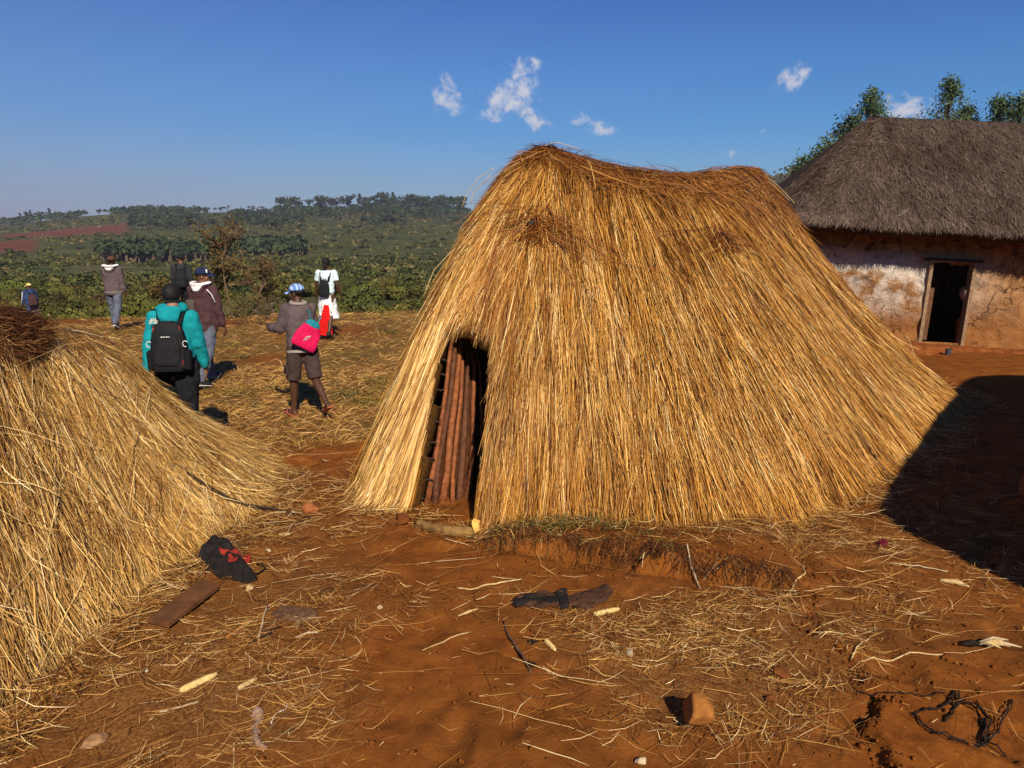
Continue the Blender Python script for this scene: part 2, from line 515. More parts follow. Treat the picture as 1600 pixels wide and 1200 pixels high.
# ---------------------------------------------------------------- thatch surfaces
class Loft:
    """thatch shell: base loop, spine above it, and the line straws follow from spine to base"""
    def __init__(self, stations, spine, e=0.12, lump=0.035, seed=1, smooth=6, M=600):
        """stations: (base point, place 0..n-1 along the spine points, bulge)"""
        spine = np.array(spine, float)
        qd = np.linspace(0, len(spine) - 1, 300)
        sp = np.stack([np.interp(qd, np.arange(len(spine)), spine[:, k]) for k in range(3)], 1)
        if smooth and len(spine) > 2:
            kk = np.exp(-(np.arange(-40, 41) / (50.0 / len(spine))) ** 2 / 2); kk /= kk.sum()
            pad = np.concatenate([2 * sp[:1] - sp[40:0:-1], sp, 2 * sp[-1:] - sp[-2:-42:-1]])
            sp = np.stack([np.convolve(pad[:, k], kk, 'valid') for k in range(3)], 1)
        ev = lambda q: np.stack([np.interp(q, qd, sp[:, k]) for k in range(3)], -1)
        st = np.array([[*t[0], *ev(t[1]), t[1], t[2] if len(t) > 2 else 1.0] for t in stations], float)    # bx,by,bz, cx,cy,cz, q, profile power
        d = np.hypot(*(np.roll(st[:, :2], -1, 0) - st[:, :2]).T) + 0.15 * np.linalg.norm(np.roll(st[:, 3:6], -1, 0) - st[:, 3:6], axis=1)
        cum = np.concatenate([[0], np.cumsum(d)])
        self.sta = cum[:-1] / cum[-1]
        u = np.linspace(0, 1, M, endpoint=False)
        tab = np.stack([np.interp(u, np.append(self.sta, 1), np.append(st[:, k], st[0, k])) for k in (0, 1, 2, 6, 7)], 1)
        if smooth:
            kx = np.arange(-3 * smooth, 3 * smooth + 1)
            ker = np.exp(-(kx / smooth) ** 2 / 2); ker /= ker.sum()
            tab = np.stack([np.convolve(np.concatenate([tab[-3 * smooth:, k], tab[:, k], tab[:3 * smooth, k]]), ker, 'valid') for k in range(5)], 1)
        tab = np.concatenate([tab[:, :3], ev(tab[:, 3]), tab[:, 4:]], 1)
        self.tab, self.M, self.e, self.lump, self.seed = tab, M, e, lump, seed

    def raw(self, s, h):
        s = np.asarray(s, float) % 1.0; h = np.asarray(h, float)
        f = s * self.M; i = np.floor(f).astype(int) % self.M; fr = (f - np.floor(f))[..., None]
        q = self.tab[i] * (1 - fr) + self.tab[(i + 1) % self.M] * fr
        e = self.e
        drop = ((np.sqrt(h * h + e * e) - e) / (math.sqrt(1 + e * e) - e)) ** q[..., 6]
        P = np.empty(np.broadcast(s, h).shape + (3,))
        P[..., 0] = q[..., 3] + (q[..., 0] - q[..., 3]) * h
        P[..., 1] = q[..., 4] + (q[..., 1] - q[..., 4]) * h
        P[..., 2] = q[..., 5] + (q[..., 2] - q[..., 5]) * drop
        return P

    def pn(self, s, h, off=0.0):
        eps = 0.004
        P = self.raw(s, h)
        Ts = self.raw(np.asarray(s) + eps, np.maximum(h, .03)) - self.raw(np.asarray(s) - eps, np.maximum(h, .03))
        Th = self.raw(s, np.asarray(h) + 0.02) - self.raw(s, np.maximum(np.asarray(h) - 0.02, 0))
        N = unit(np.cross(Ts, Th))
        N = np.where(N[..., 2:3] < 0, -N, N)
        s = np.asarray(s); h = np.asarray(h)
        l = (fbm(np.cos(s * 2 * np.pi) * 9 + h * 1.5, np.sin(s * 2 * np.pi) * 9 + h * 2.5, 4, self.seed) - .5) * 2 * self.lump
        l = l * sstep(0.0, 0.15, h)
        return P + N * (l + off)[..., None], N

    def shell(self, name, mat, parent, hole=None, ns=320, nh=70, thick=0.22, off=0.0):
        s = np.arange(ns) / ns; h = np.linspace(0.0, 1.0, nh)
        S, H = np.meshgrid(s, h)
        P, _ = self.pn(S, H, off)
        i = np.arange(nh - 1)[:, None] * ns; j = np.arange(ns)[None, :]; j2 = (j + 1) % ns
        Fq = np.stack([i + j, i + ns + j, i + ns + j2, i + j2], -1)
        if hole is not None:
            sc, hc = (S[:-1] + .5 / ns), (H[:-1] + .5 / nh)
            Fq = Fq[~hole(sc, hc)]
        Fq = Fq.reshape(-1, 4)
        me = np_mesh(name, P.reshape(-1, 3), Fq, smooth=True)
        o = link(name, me, mat, parent)
        md = o.modifiers.new('thickness', 'SOLIDIFY'); md.thickness = thick; md.offset = -1
        me.update()
        # outward faces
        n0 = me.polygons[len(me.polygons) // 2].normal
        c0 = me.polygons[len(me.polygons) // 2].center
        ctr = P.reshape(-1, 3).mean(0)
        if (np.array(n0) @ (np.array(c0) - ctr)) < 0:
            me.flip_normals()
        return o

    def straws(self, name, n, mat, parent, length=(0.5, 1.1), width=(0.004, 0.009), k=4, srange=(0, 1), hrange=(0, 1.0), tilt=0.05, lift=0.025, hole=None,
               age=None, off=0.0, wild=0.0, droop=0.0, roll=0.9, hpow=0.75, over=0.05, rnd_streak=0.5, comb=.30):
        s = RNG.uniform(*srange, n)
        h0 = hrange[0] + (hrange[1] - hrange[0]) * RNG.random(n) ** hpow
        L0 = np.linalg.norm(self.raw(s, np.ones(n)) - self.raw(s, np.zeros(n)), axis=1)
        per = np.maximum(np.linalg.norm(self.raw(s + .003, h0) - self.raw(s - .003, h0), axis=1) / .006, 7.0 if wild else 1.5)
        ln = RNG.uniform(*length, n)
        dh = ln / L0
        h0 = h0 - dh * .5
        ang = RNG.normal(0, tilt, n) + (fbm(s * 110, h0 * 7, 3, self.seed + 41) - .5) * comb
        if wild: 
            w = RNG.random(n) < wild
            ang = np.where(w, RNG.uniform(-1.25, 1.25, n), ang)
            dh = dh * np.where(w, np.cos(ang), 1)
        t = np.linspace(0, 1, k)[None, :]
        Hh = h0[:, None] + dh[:, None] * t
        Hh = np.clip(Hh, 0.0, 1.0 + over)
        bend = RNG.normal(0, tilt * .7, n)
        sh = (np.tan(np.clip(ang, -1.3, 1.3))[:, None] * t + bend[:, None] * t * t) * (ln / per)[:, None]
        Ss = s[:, None] + sh
        lf = RNG.random(n)
        O = off + RNG.uniform(-.022, .018, n)[:, None] + (lf[:, None] ** 2 * lift) * t ** 1.5 + .004
        P, N = self.pn(Ss, Hh, O)
        ok = (Hh[:, -1] - Hh[:, 0]) > 0.02 if not wild else np.ones(n, bool)
        if hole is not None:
            ok &= ~hole(Ss, Hh).any(1)
        P, N, s, h0, ln = P[ok], N[ok], s[ok], h0[ok], ln[ok]
        P[..., 2] -= droop * t[:, :] ** 2
        gzv = ground(P[:, -1, 0], P[:, -1, 1])
        P[:, -1, 2] = np.maximum(P[:, -1, 2], gzv + .004)
        nn = len(P)
        streak = fbm(s * 300, h0 * 9.0, 3, self.seed + 5)
        rnd = np.clip(RNG.random(nn) * (1 - rnd_streak) + rnd_streak * (streak * 2 - .5), 0, 1)
        ag = np.zeros(nn) if age is None else np.clip(age(s, h0, P[:, 1]) , 0, 1)
        me = strand_mesh(name, P, RNG.uniform(*width, nn), N[:, 1], {'rnd': rnd, 'age': ag}, roll=roll)
        o = link(name, me, mat, parent)
        o['kind'] = 'stuff'
        return o


M_STRAW = straw_mat('golden_thatch_straw', [(0.0, (0.060, 0.018, 0.003)), (0.28, (0.25, 0.090, 0.010)), (0.60, (0.52, 0.222, 0.029)), (0.86, (0.76, 0.42, 0.098)), (1.0, (0.94, 0.70, 0.33))], (0.36, 0.21, 0.11))
M_PALE = straw_mat('sun_bleached_straw', [(0.0, (0.058, 0.021, 0.005)), (0.25, (0.27, 0.115, 0.022)), (0.52, (0.56, 0.305, 0.072)), (0.80, (0.80, 0.53, 0.19)), (1.0, (0.95, 0.78, 0.45))], (0.38, 0.22, 0.13))
M_GREY = straw_mat('weathered_grey_straw', [(0.0, (0.032, 0.020, 0.014)), (0.35, (0.095, 0.062, 0.045)), (0.75, (0.165, 0.110, 0.082)), (1.0, (0.28, 0.205, 0.155))], (0.5, 0.40, 0.34), rough=.8, spec=.1)
M_UNDER = simple_mat('matted_under_thatch', (0.10, 0.045, 0.011), (0.03, 0.012, 0.004), 30, .95, .05, .6, .02)
M_UNDERG = simple_mat('matted_grey_thatch', (0.10, 0.070, 0.052), (0.035, 0.024, 0.018), 14, .95, .05, .6, .03)


def on_g(x, y, dz=-0.02):
    p = GP(x, y); return (p[0], p[1], p[2] + dz)


# ================= the tall golden grass hut
HUT = empty('grass_hut', (1.9, 9.0, 0.0), 0, 'tall golden grass hut with sagging two-humped ridge and a dark doorway', 'hut')
HUTI = Matrix.Translation((-1.9, -9.0, 0))
A0 = AT(868, 238, 7.95); A1 = AT(925, 254, 8.35); A2 = AT(985, 266, 8.85); A3 = AT(1075, 275, 9.55); A4 = AT(1150, 262, 10.05); A5 = AT(1182, 266, 10.3)
def bk(x, y): return (x, y, float(ground(np.array([x]), np.array([y]))[0]) - .02)
HSP = [A0, A1, A2, A3, A4, A5]
hut_st = [(bk(-1.25, 8.2), 0, 1.6), (on_g(545, 772), 0, 1.6), (on_g(575, 796), 0, 1.6), (on_g(645, 792), 0, 1.55), (on_g(742, 826), 0, 1.45), (on_g(800, 822), 0, 1.4), (on_g(900, 806), .25, 1.3),
          (on_g(1000, 815), 1, 1.15), (on_g(1100, 822), 1.6, 1.1), (on_g(1200, 818), 2, 1.1), (on_g(1290, 802), 2.55, 1.1), (on_g(1360, 760), 3, 1.05), (on_g(1430, 702), 3.6, .9),
          (on_g(1485, 655), 4.6, .80), (on_g(1512, 632), 5, .74), (bk(6.2, 11.4), 5, .74), (bk(5.2, 12.8), 5, .8), (bk(3.4, 13.4), 4), (bk(1.4, 12.2), 3), (bk(-0.2, 10.8), 2, 1.1), (bk(-1.1, 9.4), .4, 1.4)]
hut = Loft(hut_st, HSP, e=0.09, lump=0.05, seed=3, smooth=5)
# the doorway: its two jambs are traced up the thatch
_s = np.linspace(.02, .5, 1500); _h = np.linspace(.25, 1.0, 60)
_S, _H = np.meshgrid(_s, _h)
_x, _y = proj(hut.raw(_S, _H))
_el = np.interp(_y, [515, 540, 780], [694, 688, 650]); _er = np.interp(_y, [530, 560, 640, 820], [760, 764, 760, 742])
TL = _s[np.argmin(abs(_x - _el), 1)]; TR = _s[np.argmin(abs(_x - _er), 1)]
H_DOOR = float(np.interp(518, _y[np.arange(60), np.argmin(abs(_x - 725), 1)], _h))
S_DL, S_DR = TL[-1], TR[-1]
def door_u(s, h):
    l = np.interp(h, _h, TL); r = np.interp(h, _h, TR)
    return (np.asarray(s) - l) / np.maximum(r - l, 1e-4)
def door_hole(s, h):
    u = door_u(s, h)
    return (u > 0) & (u < 1) & (np.asarray(h) > H_DOOR + .03 * np.maximum(0, u - .3))
def door_hole_loose(s, h):
    u = door_u(s, h)
    j = (fbm(u * 9, np.asarray(h) * 0 + 3.3, 3, 9) - .3) * .06
    return (u > .02) & (u < .98) & (np.asarray(h) > H_DOOR + .01 + j)


def hut_age(s, h, Y):
    a = 0.70 * sstep(0.32, 0.02, h + (fbm(s * 70, h * 6, 3, 61) - .5) * .35)
    a = np.maximum(a, 0.5 * sstep(.58, .76, fbm(s * 42, h * 4.5, 4, 63)))
    a = np.maximum(a, 0.5 * RNG.random(np.shape(s)) * sstep(.5, .6, fbm(s * 150, h * 7, 3, 65)))
    return a


def obj_in(o, inv):
    """keep the world shape while the parent Empty stands at the thing's base"""
    o.matrix_parent_inverse = inv
    return o


obj_in(hut.shell('thatch', M_UNDER, HUT, door_hole, 340, 70, 0.2), HUTI)
front = (S_DL - .10, hut.sta[15] + .02)
obj_in(hut.straws('straw', 46000, M_STRAW, HUT, (0.22, 0.75), (0.0030, 0.0066), 4, front, (0.05, 1.0), .075, .055, door_hole_loose, hut_age, over=.03, rnd_streak=.22), HUTI)
obj_in(hut.straws('pale_straw', 23000, M_PALE, HUT, (0.2, 0.65), (0.0028, 0.0060), 4, front, (0.28, 1.0), .085, .06, door_hole_loose, None, over=.03, rnd_streak=.2, hpow=.6), HUTI)
obj_in(hut.straws('straw', 9000, M_STRAW, HUT, (0.7, 1.3), (0.006, 0.014), 3, (front[1], 1 + front[0]), (0.06, 1.0), .05, .035, None, hut_age), HUTI)
obj_in(hut.straws('ridge_straw', 6500, M_STRAW, HUT, (0.15, 0.5), (0.004, 0.008), 4, (0, 1), (0.0, 0.2), .5, .10, None, lambda s, h, Y: .75 + 0 * s, wild=.35, off=.01), HUTI)
obj_in(hut.straws('loose_straw', 900, M_STRAW, HUT, (0.4, 0.9), (0.003, 0.006), 5, front, (0.05, 0.95), .22, .16, door_hole_loose, None, off=.01, rnd_streak=.1), HUTI)
obj_in(hut.straws('skirt_straw', 3600, M_STRAW, HUT, (0.3, 0.6), (0.004, 0.009), 4, front, (0.9, 1.0), .10, .08, door_hole_loose, None, off=.012, over=.07), HUTI)
# the paler tied bundle at the left of the doorway
obj_in(hut.straws('door_bundle', 4200, M_PALE, HUT, (0.35, 0.75), (0.005, 0.011), 4, (S_DL - .03, S_DL + .002), (H_DOOR + .06, 1.0), .05, .05, door_hole, None, off=.035, over=.07, rnd_streak=.2), HUTI)
# straw ends hanging over the top of the doorway
obj_in(hut.straws('lintel_straw', 1500, M_STRAW, HUT, (0.18, 0.36), (0.004, 0.008), 4, (S_DL - .006, S_DR + .004), (H_DOOR - .19, H_DOOR - .035), .14, .05, None, lambda s, h, Y: .55 + 0 * s, off=.0), HUTI)


def tube(name, pts, rad, mat, parent=None, seg=8, attrs=None, caps=True, noise=0.0):
    """tapered round stick along points"""
    pts = np.asarray(pts, float); n = len(pts)
    rad = np.broadcast_to(np.asarray(rad, float), (n,))
    T = unit(np.gradient(pts, axis=0))
    ref = np.array([0, 0, 1.0]) if abs(T[0, 2]) < .9 else np.array([1.0, 0, 0])
    U = unit(np.cross(T, ref)); Wv = np.cross(T, U)
    a = np.linspace(0, 2 * np.pi, seg, endpoint=False)
    rr = rad[:, None] * (1 + noise * RNG.normal(0, 1, (n, seg)))
    V = pts[:, None, :] + (U[:, None, :] * np.cos(a)[None, :, None] + Wv[:, None, :] * np.sin(a)[None, :, None]) * rr[..., None]
    bm = bmesh.new()
    vs_ = [[bm.verts.new(V[i, j]) for j in range(seg)] for i in range(n)]
    for i in range(n - 1):
        for j in range(seg):
            f = bm.faces.new((vs_[i][j], vs_[i][(j + 1) % seg], vs_[i + 1][(j + 1) % seg], vs_[i + 1][j])); f.smooth = True
    if caps:
        bm.faces.new(vs_[0][::-1]); bm.faces.new(vs_[-1])
    bmesh.ops.recalc_face_normals(bm, faces=bm.faces)
    me = bpy.data.meshes.new(name); bm.to_mesh(me); bm.free()
    return link(name, me, mat, parent)


M_POLE = simple_mat('red_brown_bark', (0.33, 0.105, 0.028), (0.11, 0.030, 0.010), 22, .7, .25, .4, .006)
M_POLE2 = simple_mat('sunlit_orange_pole', (0.72, 0.32, 0.10), (0.42, 0.16, 0.05), 26, .65, .3, .3, .004)  # brighter pole colour: sunlight painted into two of the poles
M_POLE3 = simple_mat('dark_bark_pole', (0.15, 0.055, 0.024), (0.06, 0.022, 0.010), 22, .8, .2, .5, .006)
M_DARKWOOD = simple_mat('dark_twig_wood', (0.060, 0.036, 0.024), (0.022, 0.013, 0.009), 40, .85, .15, .5, .004)

# wall poles lining the left side of the doorway, and the ends of the cross laths
for q in range(13):
    f = q / 12
    kind = q in (7, 10)
    hs = np.linspace(1.0, H_DOOR - .03, 6)
    ff = .05 + .52 * f + RNG.normal(0, .012)
    ss = np.interp(hs, _h, TL) + (np.interp(hs, _h, TR) - np.interp(hs, _h, TL)) * (ff + np.linspace(0, RNG.normal(.02, .03), 6))
    P, N = hut.pn(ss, hs, -(.17 + .85 * f) * np.ones(6))
    N[:, 2] = 0
    P = P + RNG.normal(0, .008, P.shape)
    P[0, 2] = gz(P[0, 0], P[0, 1]) - .03
    o = tube('wall_pole', P, np.linspace(.030, .019, 6) * (0.8 if kind else RNG.uniform(.7, 1.2)), M_POLE2 if kind else M_POLE, HUT, 9, noise=.10)
    obj_in(o, HUTI)
    if not kind and q % 3 == 1: o.data.materials[0] = M_POLE3
    if kind: o['label'] = 'orange pole with sunlight in its colour'
sh_s = np.linspace(.03, .72, 8); sh_h = np.linspace(1.02, H_DOOR - .05, 14)
V = []
for f in sh_s:
    ss = np.interp(sh_h, _h, TL) + (np.interp(sh_h, _h, TR) - np.interp(sh_h, _h, TL)) * f
    P, _ = hut.pn(ss, sh_h, -(.215 + 1.22 * f) * np.ones(14)); V.append(P)
V = np.array(V) + RNG.normal(0, .006, (8, 14, 3))
i = np.arange(7)[:, None] * 14; j = np.arange(13)[None, :]
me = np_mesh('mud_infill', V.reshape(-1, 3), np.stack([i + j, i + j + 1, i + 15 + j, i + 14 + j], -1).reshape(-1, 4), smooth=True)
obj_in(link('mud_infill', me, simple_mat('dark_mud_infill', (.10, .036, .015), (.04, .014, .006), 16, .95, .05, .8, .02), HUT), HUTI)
for q in range(9):
    h = .97 - (.97 - H_DOOR - .06) * (q + RNG.uniform(-.35, .35)) / 8
    sL = float(np.interp(h, _h, TL)); w_ = float(np.interp(h, _h, TR)) - sL
    b, nn_ = hut.pn(np.array([sL + .06 * w_]), np.array([h]), np.array([-.10 - .05 * RNG.random()])); b = b[0]
    o = tube('lath_end', [b + np.array([-.14, .02, RNG.normal(0, .03)]), b, b + np.array([RNG.random() * .05, -.03, RNG.normal(0, .03)])], [.011, .010, .005], M_DARKWOOD, HUT, 6)
    obj_in(o, HUTI)
# two pole stubs that poke through the thatch below the ridge
for (px, py, yy2) in ((838, 352, 7.42), (1128, 372, 9.0)):
    ss = np.linspace(front[0], front[1], 200); H = np.linspace(.05, .6, 120)
    SS, HH = np.meshgrid(ss, H); Q = hut.raw(SS, HH); X, Y = proj(Q)
    k = np.argmin((X - px) ** 2 + (Y - py) ** 2); p = Q.reshape(-1, 3)[k]
    p2, n2 = hut.pn(np.array([SS.ravel()[k]]), np.array([HH.ravel()[k]]), np.array([0.0]))
    n2 = n2[0]; p = p2[0]
    o = tube('pole_stub', [p - n2 * .1, p + n2 * .05 + np.array([-.03, 0, .01]), p + n2 * .07 + np.array([-.07, 0, -.04])], [.032, .028, .018], M_DARKWOOD, HUT, 7, noise=.1)
    obj_in(o, HUTI)
    s0, h0 = SS.ravel()[k], HH.ravel()[k]
    obj_in(hut.straws('straw_tangle', 240, M_STRAW, HUT, (0.12, 0.34), (0.004, 0.008), 4, (s0 - .008, s0 + .008), (h0 - .03, h0 + .05), .7, .14, None, lambda s, h, Y: .9 + 0 * s, off=.02, wild=.3), HUTI)  # straws darkened to stand in for a shadowy hollow at the stub

# ================= the low thatched roof at the left
LOW = empty('low_thatched_hut', (-3.8, 5.0, 0), 0, 'low straw-thatched hut with brown turf along its ridge at the left edge', 'hut')
LOWI = Matrix.Translation((3.8, -5.0, 0))
r0 = np.array([-4.15, 0.6, 1.62]); r1 = AT(-40, 500, 5.2); r2 = AT(90, 512, 6.5); r3 = AT(160, 527, 7.35)
low_st = [(bk(-2.55, 0.8), 0), (bk(-2.5, 2.6), .5), (on_g(5, 1115), .85), (on_g(95, 1030), 1), (on_g(182, 965), 1.4), (on_g(272, 888), 1.8), (on_g(355, 830), 2.6),
          (on_g(418, 800), 3, .74), (bk(-2.25, 7.2), 3, .60), (bk(-2.9, 8.25), 3, .60), (bk(-4.2, 8.7), 3, .75), (bk(-5.3, 7.9), 2.8), (bk(-5.7, 6.4), 2), (bk(-5.8, 4.5), 1), (bk(-5.8, 1.0), 0), (bk(-4.3, -0.6), 0)]
low = Loft(low_st, [r0, r1, r2, r3], e=0.16, lump=0.055, seed=14, smooth=5)
obj_in(low.shell('thatch', M_UNDER, LOW, None, 300, 60, 0.15), LOWI)
lf = (low.sta[0], low.sta[10])
def low_age(s, h, Y):
    a = .5 * sstep(.20, .04, h + (fbm(s * 50, h * 5, 3, 71) - .5) * .3)
    return np.maximum(a, .6 * sstep(.6, .74, fbm(s * 45, h * 6, 4, 73)))
obj_in(low.straws('straw', 46000, M_PALE, LOW, (0.2, 0.7), (0.0028, 0.0062), 4, (low.sta[1], lf[1]), (0.03, 1.0), .13, .06, None, low_age, over=.05, rnd_streak=.25), LOWI)
obj_in(low.straws('straw', 7000, M_PALE, LOW, (0.5, 1.0), (0.006, 0.012), 4, (lf[1], 1 + low.sta[1]), (0.05, 1.0), .1, .05, None, low_age), LOWI)
obj_in(low.straws('loose_straw', 3600, M_PALE, LOW, (0.25, 0.7), (0.003, 0.006), 5, (low.sta[1], lf[1]), (0.05, 1.0), .45, .13, None, None, off=.012, rnd_streak=.1), LOWI)
obj_in(low.straws('skirt_straw', 5200, M_PALE, LOW, (0.25, 0.55), (0.003, 0.007), 4, (low.sta[1], lf[1]), (0.86, 1.0), .22, .10, None, None, off=.012, over=.12), LOWI)
M_TURF = straw_mat('brown_root_turf', [(0.0, (0.035, 0.013, 0.006)), (.5, (0.10, 0.038, 0.015)), (.85, (0.17, 0.07, 0.026)), (1.0, (0.34, 0.19, 0.07))], (.5, .4, .35), rough=.9, spec=.05)
obj_in(low.straws('ridge_straw', 4200, M_PALE, LOW, (0.12, 0.4), (0.003, 0.007), 4, (0, 1), (0.0, 0.16), .6, .09, None, lambda s, h, Y: .7 * RNG.random(np.shape(s)), off=.005, wild=.4, hpow=1.0), LOWI)
# the lump of brown turf heaped on the near end of the ridge
bm = bmesh.new()
bmesh.ops.create_icosphere(bm, subdivisions=4, radius=1)
cT = AT(-40, 514, 5.3)
for v in bm.verts:
    n = fbm(np.array([v.co.x * 3 + 7]), np.array([v.co.y * 3 + v.co.z * 2]), 4, 91)[0]
    k = .8 + n * .5
    v.co = Vector((v.co.x * .30 * k, v.co.y * .62 * k, v.co.z * .15 * k - .22 * v.co.x ** 2 - .05 * v.co.y ** 2)) + Vector(cT)
me = bpy.data.meshes.new('ridge_turf'); bm.to_mesh(me); bm.free()
obj_in(link('ridge_turf', me, simple_mat('brown_turf', (0.11, 0.042, 0.018), (0.03, 0.012, 0.006), 30, .95, .05, .9, .02), LOW, True), LOWI)
n = 5200
u = RNG.normal(0, 1, (n, 3)); u = unit(u); u[:, 2] = abs(u[:, 2])
c0 = np.array(cT) + u * np.array([.31, .66, .13]) - np.stack([0 * u[:, 0], 0 * u[:, 0], .22 * u[:, 0] ** 2 + .05 * u[:, 1] ** 2], 1)
dirs = unit(np.stack([RNG.normal(0, 1, n), RNG.normal(0, 1, n), RNG.normal(-.1, .45, n)], 1)) * RNG.uniform(.06, .26, n)[:, None]
t = np.linspace(-.5, .5, 4)[None, :, None]
P = c0[:, None, :] + dirs[:, None, :] * t + np.array([0, 0, .03])[None, None, :] * (t ** 2) * -2
me = strand_mesh('turf_fibre', P, RNG.uniform(.003, .007, n), u, {'rnd': RNG.random(n), 'age': np.zeros(n)})
o = obj_in(link('turf_fibre', me, M_TURF, LOW), LOWI); o['kind'] = 'stuff'


# ================= mud houses with grey thatch
def wall_mat():
    m, nt, b = new_mat('patchy_mud_plaster', .95, .08)
    n1 = noise_n(nt, 1.3, 7, .62, dist=.4); n2 = noise_n(nt, 5.5, 7, .7); n3 = noise_n(nt, 2.2, 6, .65, dist=.8)
    c = ramp(nt, n2, [(0.28, (0.13, 0.050, 0.017)), (0.5, (0.31, 0.145, 0.052)), (0.72, (0.48, 0.26, 0.105))])
    geo = nt.nodes.new('ShaderNodeTexCoord'); sep = nt.nodes.new('ShaderNodeSeparateXYZ'); nt.links.new(geo.outputs['Object'], sep.inputs[0])
    hz = ramp_f(nt, sep.outputs['Z'], .45, 1.25)
    lowb = mixc(nt, math_n(nt, 'SUBTRACT', 1.0, hz), c, (0.24, 0.088, 0.024))
    c = mixc(nt, .6, c, lowb)
    white = math_n(nt, 'MULTIPLY', ramp_f(nt, math_n(nt, 'ADD', n1, math_n(nt, 'MULTIPLY', n2, .35)), .52, .68), math_n(nt, 'MULTIPLY', hz, ramp_f(nt, sep.outputs['Z'], 2.05, 1.60)))
    left = attr_n(nt, 'wash')
    c = mixc(nt, math_n(nt, 'MULTIPLY', math_n(nt, 'MULTIPLY', white, left), .9), c, (0.64, 0.55, 0.46))
    grime = math_n(nt, 'MULTIPLY', ramp_f(nt, n3, .52, .68), hz)
    c = mixc(nt, math_n(nt, 'MULTIPLY', grime, .65), c, (0.085, 0.062, 0.050))
    vor = nt.nodes.new('ShaderNodeTexVoronoi'); vor.feature = 'DISTANCE_TO_EDGE'; vor.inputs['Scale'].default_value = 1.9
    wv = nt.nodes.new('ShaderNodeTexNoise'); wv.inputs['Scale'].default_value = 3.0; wv.inputs['Detail'].default_value = 6
    nt.links.new(geo.outputs['Object'], wv.inputs['Vector'])
    vm = nt.nodes.new('ShaderNodeVectorMath'); vm.operation = 'MULTIPLY_ADD'; nt.links.new(wv.outputs['Color'], vm.inputs[0]); vm.inputs[1].default_value = (.7, .7, .7); nt.links.new(geo.outputs['Object'], vm.inputs[2])
    nt.links.new(vm.outputs[0], vor.inputs['Vector'])
    crack = math_n(nt, 'MULTIPLY', ramp_f(nt, vor.outputs['Distance'], .035, .006), ramp_f(nt, n1, .46, .60))
    c = mixc(nt, math_n(nt, 'MULTIPLY', crack, .85), c, (0.030, 0.015, 0.008))
    nt.links.new(c, b.inputs['Base Color'])
    n2 = math_n(nt, 'SUBTRACT', n2, math_n(nt, 'MULTIPLY', crack, .35))
    bump(nt, b, math_n(nt, 'ADD', math_n(nt, 'MULTIPLY', n2, 1.4), math_n(nt, 'MULTIPLY', noise_n(nt, 22, 6, .7), .5)), .8, .05)
    return m


M_WALL = wall_mat()
M_FRAME = simple_mat('weathered_door_timber', (0.34, 0.22, 0.13), (0.15, 0.085, 0.048), 18, .85, .15, .5, .006)
M_DOOR = simple_mat('dark_red_door_planks', (0.17, 0.075, 0.035), (0.08, 0.032, 0.016), 14, .8, .2, .4, .006)


